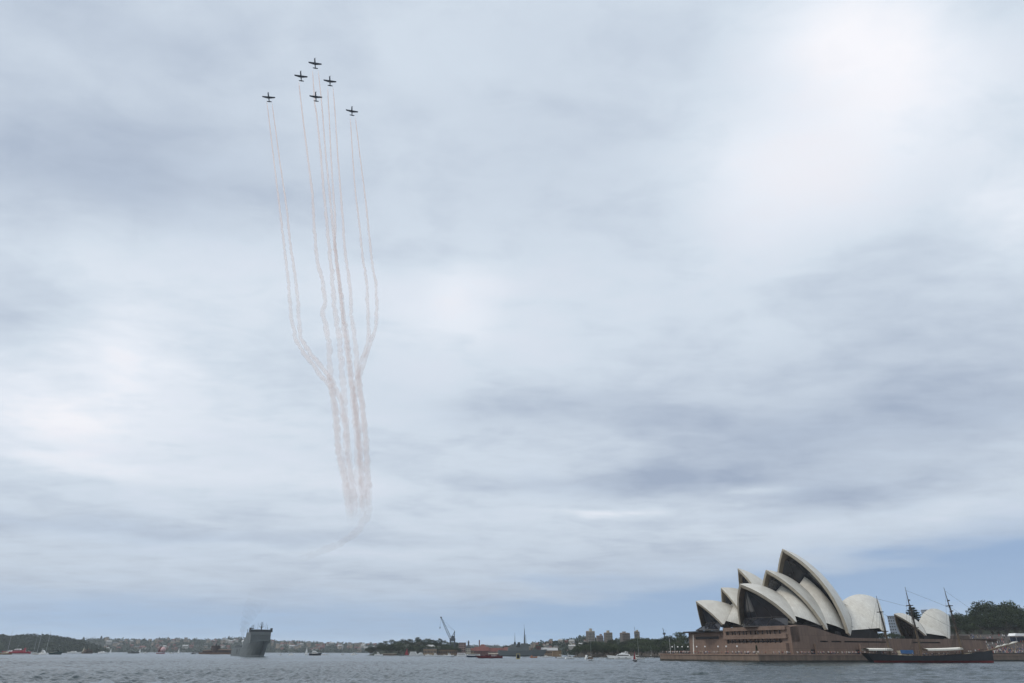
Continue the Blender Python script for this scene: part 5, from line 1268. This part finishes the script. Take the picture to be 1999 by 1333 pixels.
def make_plane():
    t = thing('aerobatic_plane', 'plane', 'aircraft', (0, 0, -500))
    f = MB(); prof = [(4.9, .2, .0), (4.7, .38, .0), (4.0, .52, -.02), (2.8, .62, -.02), (1.4, .66, .02), (0, .66, .05), (-1.6, .56, .1), (-3.2, .42, .17), (-4.4, .32, .24), (-5.1, .18, .28)]; g = []
    for x, r, z in prof: g.append([Vector((x, r * .85 * math.cos(a), z + r * 1.1 * math.sin(a))) for a in [2 * PI * q / 14 for q in range(15)]])
    f.grid(g); f.add(g[0][:-1], [tuple(range(14))]); f.add(g[-1][:-1], [tuple(range(14))]); f.build('fuselage', PDARK, t, smooth=True)
    for s_ in (-1, 1):
        w = MB(); wing_mesh(w, (.75, .35, -.32), (.45, 5.06, .28), 2.4, 1.25, .08, 0, mir=s_); w.build('wing', PDARK, t)
        e = MB(); wing_mesh(e, (-4.15, .1, .34), (-4.35, 2.0, .36), 1.25, .8, .05, 0, n=5, mir=s_); e.build('tailplane', PDARK, t)
        p = MB(); p.tube([(-.25, s_ * 2.1, -.28), (-.9, s_ * 2.1, -.26)], .09, 6); p.build('smoke_pipe', PWHT, t)
    fn = MB(); g = []
    for q in range(6): f_ = q / 5; c = 1.75 - .95 * f_; x = -3.7 - .75 * f_; z = .35 + 1.75 * f_; g.append([Vector((x + c * .3, 0, z)), Vector((x, .07, z)), Vector((x - c * .7, 0, z)), Vector((x, -.07, z)), Vector((x + c * .3, 0, z))])
    fn.grid(g); fn.add(g[-1][:-1], [(0, 1, 2, 3)]); fn.build('fin', PRED, t)
    c = MB(); g = []
    for x, r, h in ((2.0, .05, .5), (1.5, .3, .78), (.7, .38, 1.0), (-.4, .38, 1.0), (-1.4, .28, .78), (-2.1, .06, .5)): g.append([Vector((x, r * math.cos(a), .42 + (h - .42) * math.sin(a))) for a in [PI * q / 8 for q in range(9)]])
    c.grid(g); c.build('canopy', DARKG, t, smooth=True)
    pr = MB(); pr.tube([(4.7, 0, 0), (5.0, 0, 0), (5.25, 0, 0)], [.24, .18, .03], 10)
    for k in range(4):
        a = PI / 4 + k * PI / 2; d = Vector((0, math.cos(a), math.sin(a))); n_ = Vector((.6, -math.sin(a) * .8, math.cos(a) * .8)).normalized(); pr.add([Vector((4.85, 0, 0)) + d * .15 + n_ * .09, Vector((4.85, 0, 0)) + d * .7 + n_ * .13, Vector((4.85, 0, 0)) + d * 1.2 + n_ * .06, Vector((4.85, 0, 0)) + d * 1.2 - n_ * .06, Vector((4.85, 0, 0)) + d * .7 - n_ * .13, Vector((4.85, 0, 0)) + d * .15 - n_ * .09], [(0, 1, 2, 3, 4, 5)])
    pr.build('propeller', BLACK, t)
    return t
PL = [(615, 124, 538, 'aircraft leading at the front of the formation', 0), (587.5, 149, 543, 'second aircraft, just behind and left of the leader', 1), (644, 158.5, 552, 'aircraft just behind and right of the leader', 0), (616.5, 189, 556, 'aircraft in the slot directly behind the leader', 2), (524.5, 190, 558, 'outermost aircraft on the left of the formation', 5), (687, 217, 570, 'outermost and lowest aircraft on the right of the formation', -3)]
plane0 = make_plane()
for i, (x, y, d, lab, roll) in enumerate(PL):
    r = ray(x, y); loc = CAM + r * d
    o = plane0 if i == 0 else dup(plane0, loc, 0)
    o.location = loc; o.rotation_euler = (rad(roll), rad(-7), rad(-79.3)); o['label'] = 'dark propeller ' + lab; o['group'] = 'formation of display aircraft'

def smoke_mat(name, col, dens):
    m = bpy.data.materials.new(name); m.use_nodes = True; T = NT(m.node_tree); T.n.clear(); out = T.n.new('ShaderNodeOutputMaterial')
    d = T.n.new('ShaderNodeBsdfDiffuse'); tr = T.n.new('ShaderNodeBsdfTranslucent'); d.inputs[0].default_value = (*col, 1); tr.inputs[0].default_value = (*col, 1)
    ms = T.n.new('ShaderNodeMixShader'); ms.inputs[0].default_value = .6; T.l.new(d.outputs[0], ms.inputs[1]); T.l.new(tr.outputs[0], ms.inputs[2])
    tp_ = T.n.new('ShaderNodeBsdfTransparent'); at_ = T.n.new('ShaderNodeAttribute'); at_.attribute_name = 'thick'
    lw = T.n.new('ShaderNodeLayerWeight'); lw.inputs[0].default_value = .5; fc = T.m('SUBTRACT', 1.0, lw.outputs['Facing'])
    g = T.n.new('ShaderNodeNewGeometry'); n = T.noise(g.outputs['Position'], .055, 4, .6); n2 = T.noise(g.outputs['Position'], .35, 3, .6)
    k = T.m('MULTIPLY', T.m('MULTIPLY', at_.outputs['Fac'], T.m('POWER', fc, .9)), T.m('MULTIPLY_ADD', T.m('ADD', T.m('MULTIPLY', n, .7), T.m('MULTIPLY', n2, .3)), 1.1, .42, True))
    mx = T.n.new('ShaderNodeMixShader'); T.l.new(T.m('MULTIPLY', k, dens, None, True), mx.inputs[0]); T.l.new(tp_.outputs[0], mx.inputs[1]); T.l.new(ms.outputs[0], mx.inputs[2]); T.l.new(mx.outputs[0], out.inputs[0]); return m
SMOKE = smoke_mat('white_smoke', (.98, .865, .82), 1.0); EXH = smoke_mat('brown_exhaust', (.25, .22, .18), 1.0)
def smooth_path(pts, n):
    P = np.array(pts, float); d = np.concatenate([[0], np.cumsum(np.hypot(*np.diff(P[:, :2], axis=0).T))]); q = np.linspace(0, d[-1], n); o = np.stack([np.interp(q, d, P[:, k]) for k in range(P.shape[1])], 1)
    for _ in range(3): o[1:-1] = .25 * o[:-2] + .5 * o[1:-1] + .25 * o[2:]
    return o
def trail(pts, alt, alt_end, label, seed, m=SMOKE, name='smoke_trail', width=1.0, fade_end=None):
    r_ = np.random.default_rng(seed); q = smooth_path(pts, 230); n = len(q); c = []; rads = []; al = []
    ph = r_.random(6) * 6.28
    for i, (x, y) in enumerate(q):
        f = (y - q[0][1]) / (1100 - q[0][1]); A = alt + (alt_end - alt) * min(1, max(0, f)); r = ray(x, y); p = CAM + r * ((A - EYE) / r.z); dep = (p - CAM).dot(FW); px = dep / FPX
        wpx = np.interp(y - q[0][1], [0, 30, 120, 260, 420, 560, 760, 860], [.85, 1.15, 1.6, 2.6, 3.9, 5.2, 6.2, 7.5]) * width
        s = i / n * 60; wig = .35 * math.sin(s * 2.1 + ph[0]) + .25 * math.sin(s * 4.7 + ph[1]) + .3 * r_.normal(); grow = np.interp(y - q[0][1], [0, 150, 500], [.1, .5, 1.0])
        p = p + RT * wig * wpx * .35 * grow * px; c.append(p); rads.append(wpx * px * (1 + .10 * math.sin(s * 2.3 + ph[2]) * grow + .05 * math.sin(s * 7.1 + ph[3]) * grow + .07 * r_.normal() * grow)); al.append(np.interp(y - q[0][1], [0, 40, 150, 350, 600, 820, 900], [.92, .86, .66, .54, .5, .5, .46]))
    mb = MB(); mb.tube(c, rads, 12, cap=False); o = mb.build(name, m, None, smooth=True, fix=False); a = o.data.attributes.new('thick', 'FLOAT', 'POINT'); vals = []
    for i in range(n):
        k = al[i] * min(1, i / 3)
        if fade_end: k *= min(1, (n - 1 - i) / (n * fade_end))
        vals += [k] * 12
    a.data.foreach_set('value', vals); tag(o, label, 'smoke trail', 'smoke trails of the display aircraft'); return o
alts = {i: (CAM + ray(x, y) * d).z for i, (x, y, d, _, _) in enumerate(PL)}
TR = [(4, [(520.5, 196), (523.6, 220), (534.7, 314), (547, 415), (555, 482), (563, 551), (568, 615), (577, 661), (588, 683), (607, 706), (626, 733), (644, 752), (650, 772), (655, 798), (657.5, 836), (660, 880), (667, 911), (675, 941), (678.5, 972), (682, 1000), (684, 1025)], 'left smoke trail of the outermost left aircraft, bending inward at mid height'),
      (4, [(530.5, 199), (533.5, 220), (546, 314), (560, 409), (566, 472), (576, 535), (582, 590), (584, 636), (588, 661), (597, 677), (619, 706), (637, 727), (653, 752), (664, 778), (672, 814), (677, 848), (681, 890), (689, 941), (691.5, 982), (690, 1020)], 'right smoke trail of the outermost left aircraft, bending inward at mid height'),
      (1, [(583, 157), (586, 185), (590, 220), (601, 308), (610, 378), (613.5, 447), (620, 516), (627.5, 536), (635.5, 588), (629.5, 608), (636, 640), (642, 665), (643.5, 701), (644.7, 735), (649, 765), (656, 820), (659, 855), (664, 890), (670, 921), (681, 980), (686, 1015)], 'single smoke trail of the aircraft behind and left of the leader'),
      (0, [(610, 135), (612, 166), (614, 200), (618, 222), (626, 299), (631, 362), (638.7, 441), (643.4, 491), (648, 535), (653, 600), (661, 652), (665, 690), (669.5, 746), (673, 803), (677, 859), (675, 890), (682, 921), (688, 970), (694, 1010)], 'left smoke trail of the leading aircraft'),
      (0, [(621, 135), (623, 155), (626.5, 186), (629.5, 220), (635.5, 299), (642, 362), (648, 425), (653, 472), (658, 519), (667, 582), (671, 620), (677, 652), (682, 701), (686, 746), (690, 791), (695, 836), (697.6, 870), (698, 920), (702, 970), (701, 1012)], 'right smoke trail of the leading aircraft'),
      (2, [(639.7, 168), (641, 204), (642.5, 222), (645.6, 299), (649.7, 362), (654.4, 425), (653.5, 472), (657, 510), (661, 536), (667, 600), (671, 640), (676, 668), (684, 735), (690, 770), (695, 803), (702, 848), (703, 890), (708, 935), (712, 985), (707, 1015)], 'left smoke trail of the aircraft behind and right of the leader'),
      (2, [(649.6, 168), (652, 193), (654, 220), (659, 299), (664, 362), (670, 441), (673, 488), (680, 536), (684, 567), (686, 620), (693, 663), (697.6, 724), (702, 758), (707.7, 791), (712, 836), (714.3, 868), (716, 905), (720, 941), (721, 982), (718, 1006), (706, 1023), (698, 1037), (682, 1049), (665, 1061), (641, 1070), (611, 1083), (570, 1095)], 'longest smoke trail, curling away to the left at its bottom end'),
      (5, [(683, 227), (684.5, 240), (689, 314), (694, 378), (702, 441), (708, 504), (716, 551), (718, 600), (719.5, 640), (719, 667), (711, 690), (702, 713), (697.5, 735), (693, 758), (694, 791), (698, 840), (702, 881), (706, 941), (708, 992), (703, 1018)], 'left smoke trail of the outermost right aircraft, bending inward'),
      (5, [(693.6, 227), (694, 232), (702, 299), (714, 393), (722, 472), (727, 519), (733, 548), (736, 598), (733, 645), (724.6, 664), (719, 683), (709, 713), (702, 736), (703, 758), (706.6, 787), (711, 825), (714.5, 859), (716, 900), (719, 950), (715, 1000)], 'right smoke trail of the outermost right aircraft, bending inward')]
for i, (pl, pts, lab) in enumerate(TR): trail(pts, alts[pl] - 1, 330, lab, 100 + i, width=1.15 if i in (2, 3) else 1.0, fade_end=.14 if i == 6 else .05)

# funnel haze of the grey landing ship
def exhaust():
    pts = [(474, 1243), (474, 1232), (478, 1218), (487, 1200), (497, 1180), (508, 1160)]; q = smooth_path(pts, 60); c = []; rd = []; al = []
    for i, (x, y) in enumerate(q): p = at(x, y, 900 + i); c.append(p); rd.append(np.interp(i, [0, 20, 59], [1.6, 6.5, 15]) * (1 + .1 * math.sin(i * .9))); al.append(np.interp(i, [0, 6, 20, 40, 59], [.08, .15, .065, .03, 0]))
    mb = MB(); mb.tube(c, rd, 12, cap=False); o = mb.build('exhaust_smoke', EXH, None, smooth=True, fix=False); a = o.data.attributes.new('thick', 'FLOAT', 'POINT'); a.data.foreach_set('value', [v for v in al for _ in range(12)]); tag(o, 'thin brown funnel smoke drifting above the grey landing ship', 'smoke', None, 'stuff')
exhaust()

# ------------------------------------------------------------------ haze
def haze():
    mb = MB(); x0, x1, y0, y1, z0, z1 = -5200, 5200, -400, 5200, -4.0, 520
    mb.add([(x0, y0, z0), (x1, y0, z0), (x1, y1, z0), (x0, y1, z0), (x0, y0, z1), (x1, y0, z1), (x1, y1, z1), (x0, y1, z1)], [(3, 2, 1, 0), (4, 5, 6, 7), (0, 1, 5, 4), (1, 2, 6, 5), (2, 3, 7, 6), (3, 0, 4, 7)])
    m = bpy.data.materials.new('sea_haze'); m.use_nodes = True; n = m.node_tree.nodes; n.clear(); out = n.new('ShaderNodeOutputMaterial'); v = n.new('ShaderNodeVolumePrincipled')
    v.inputs['Color'].default_value = (.86, .92, 1.0, 1); v.inputs['Density'].default_value = 0.00007; v.inputs['Anisotropy'].default_value = .2; m.node_tree.links.new(v.outputs[0], out.inputs['Volume'])
    o = mb.build('haze', m, None); tag(o, 'thin grey blue sea haze over the harbour', 'haze', None, 'stuff')
haze()
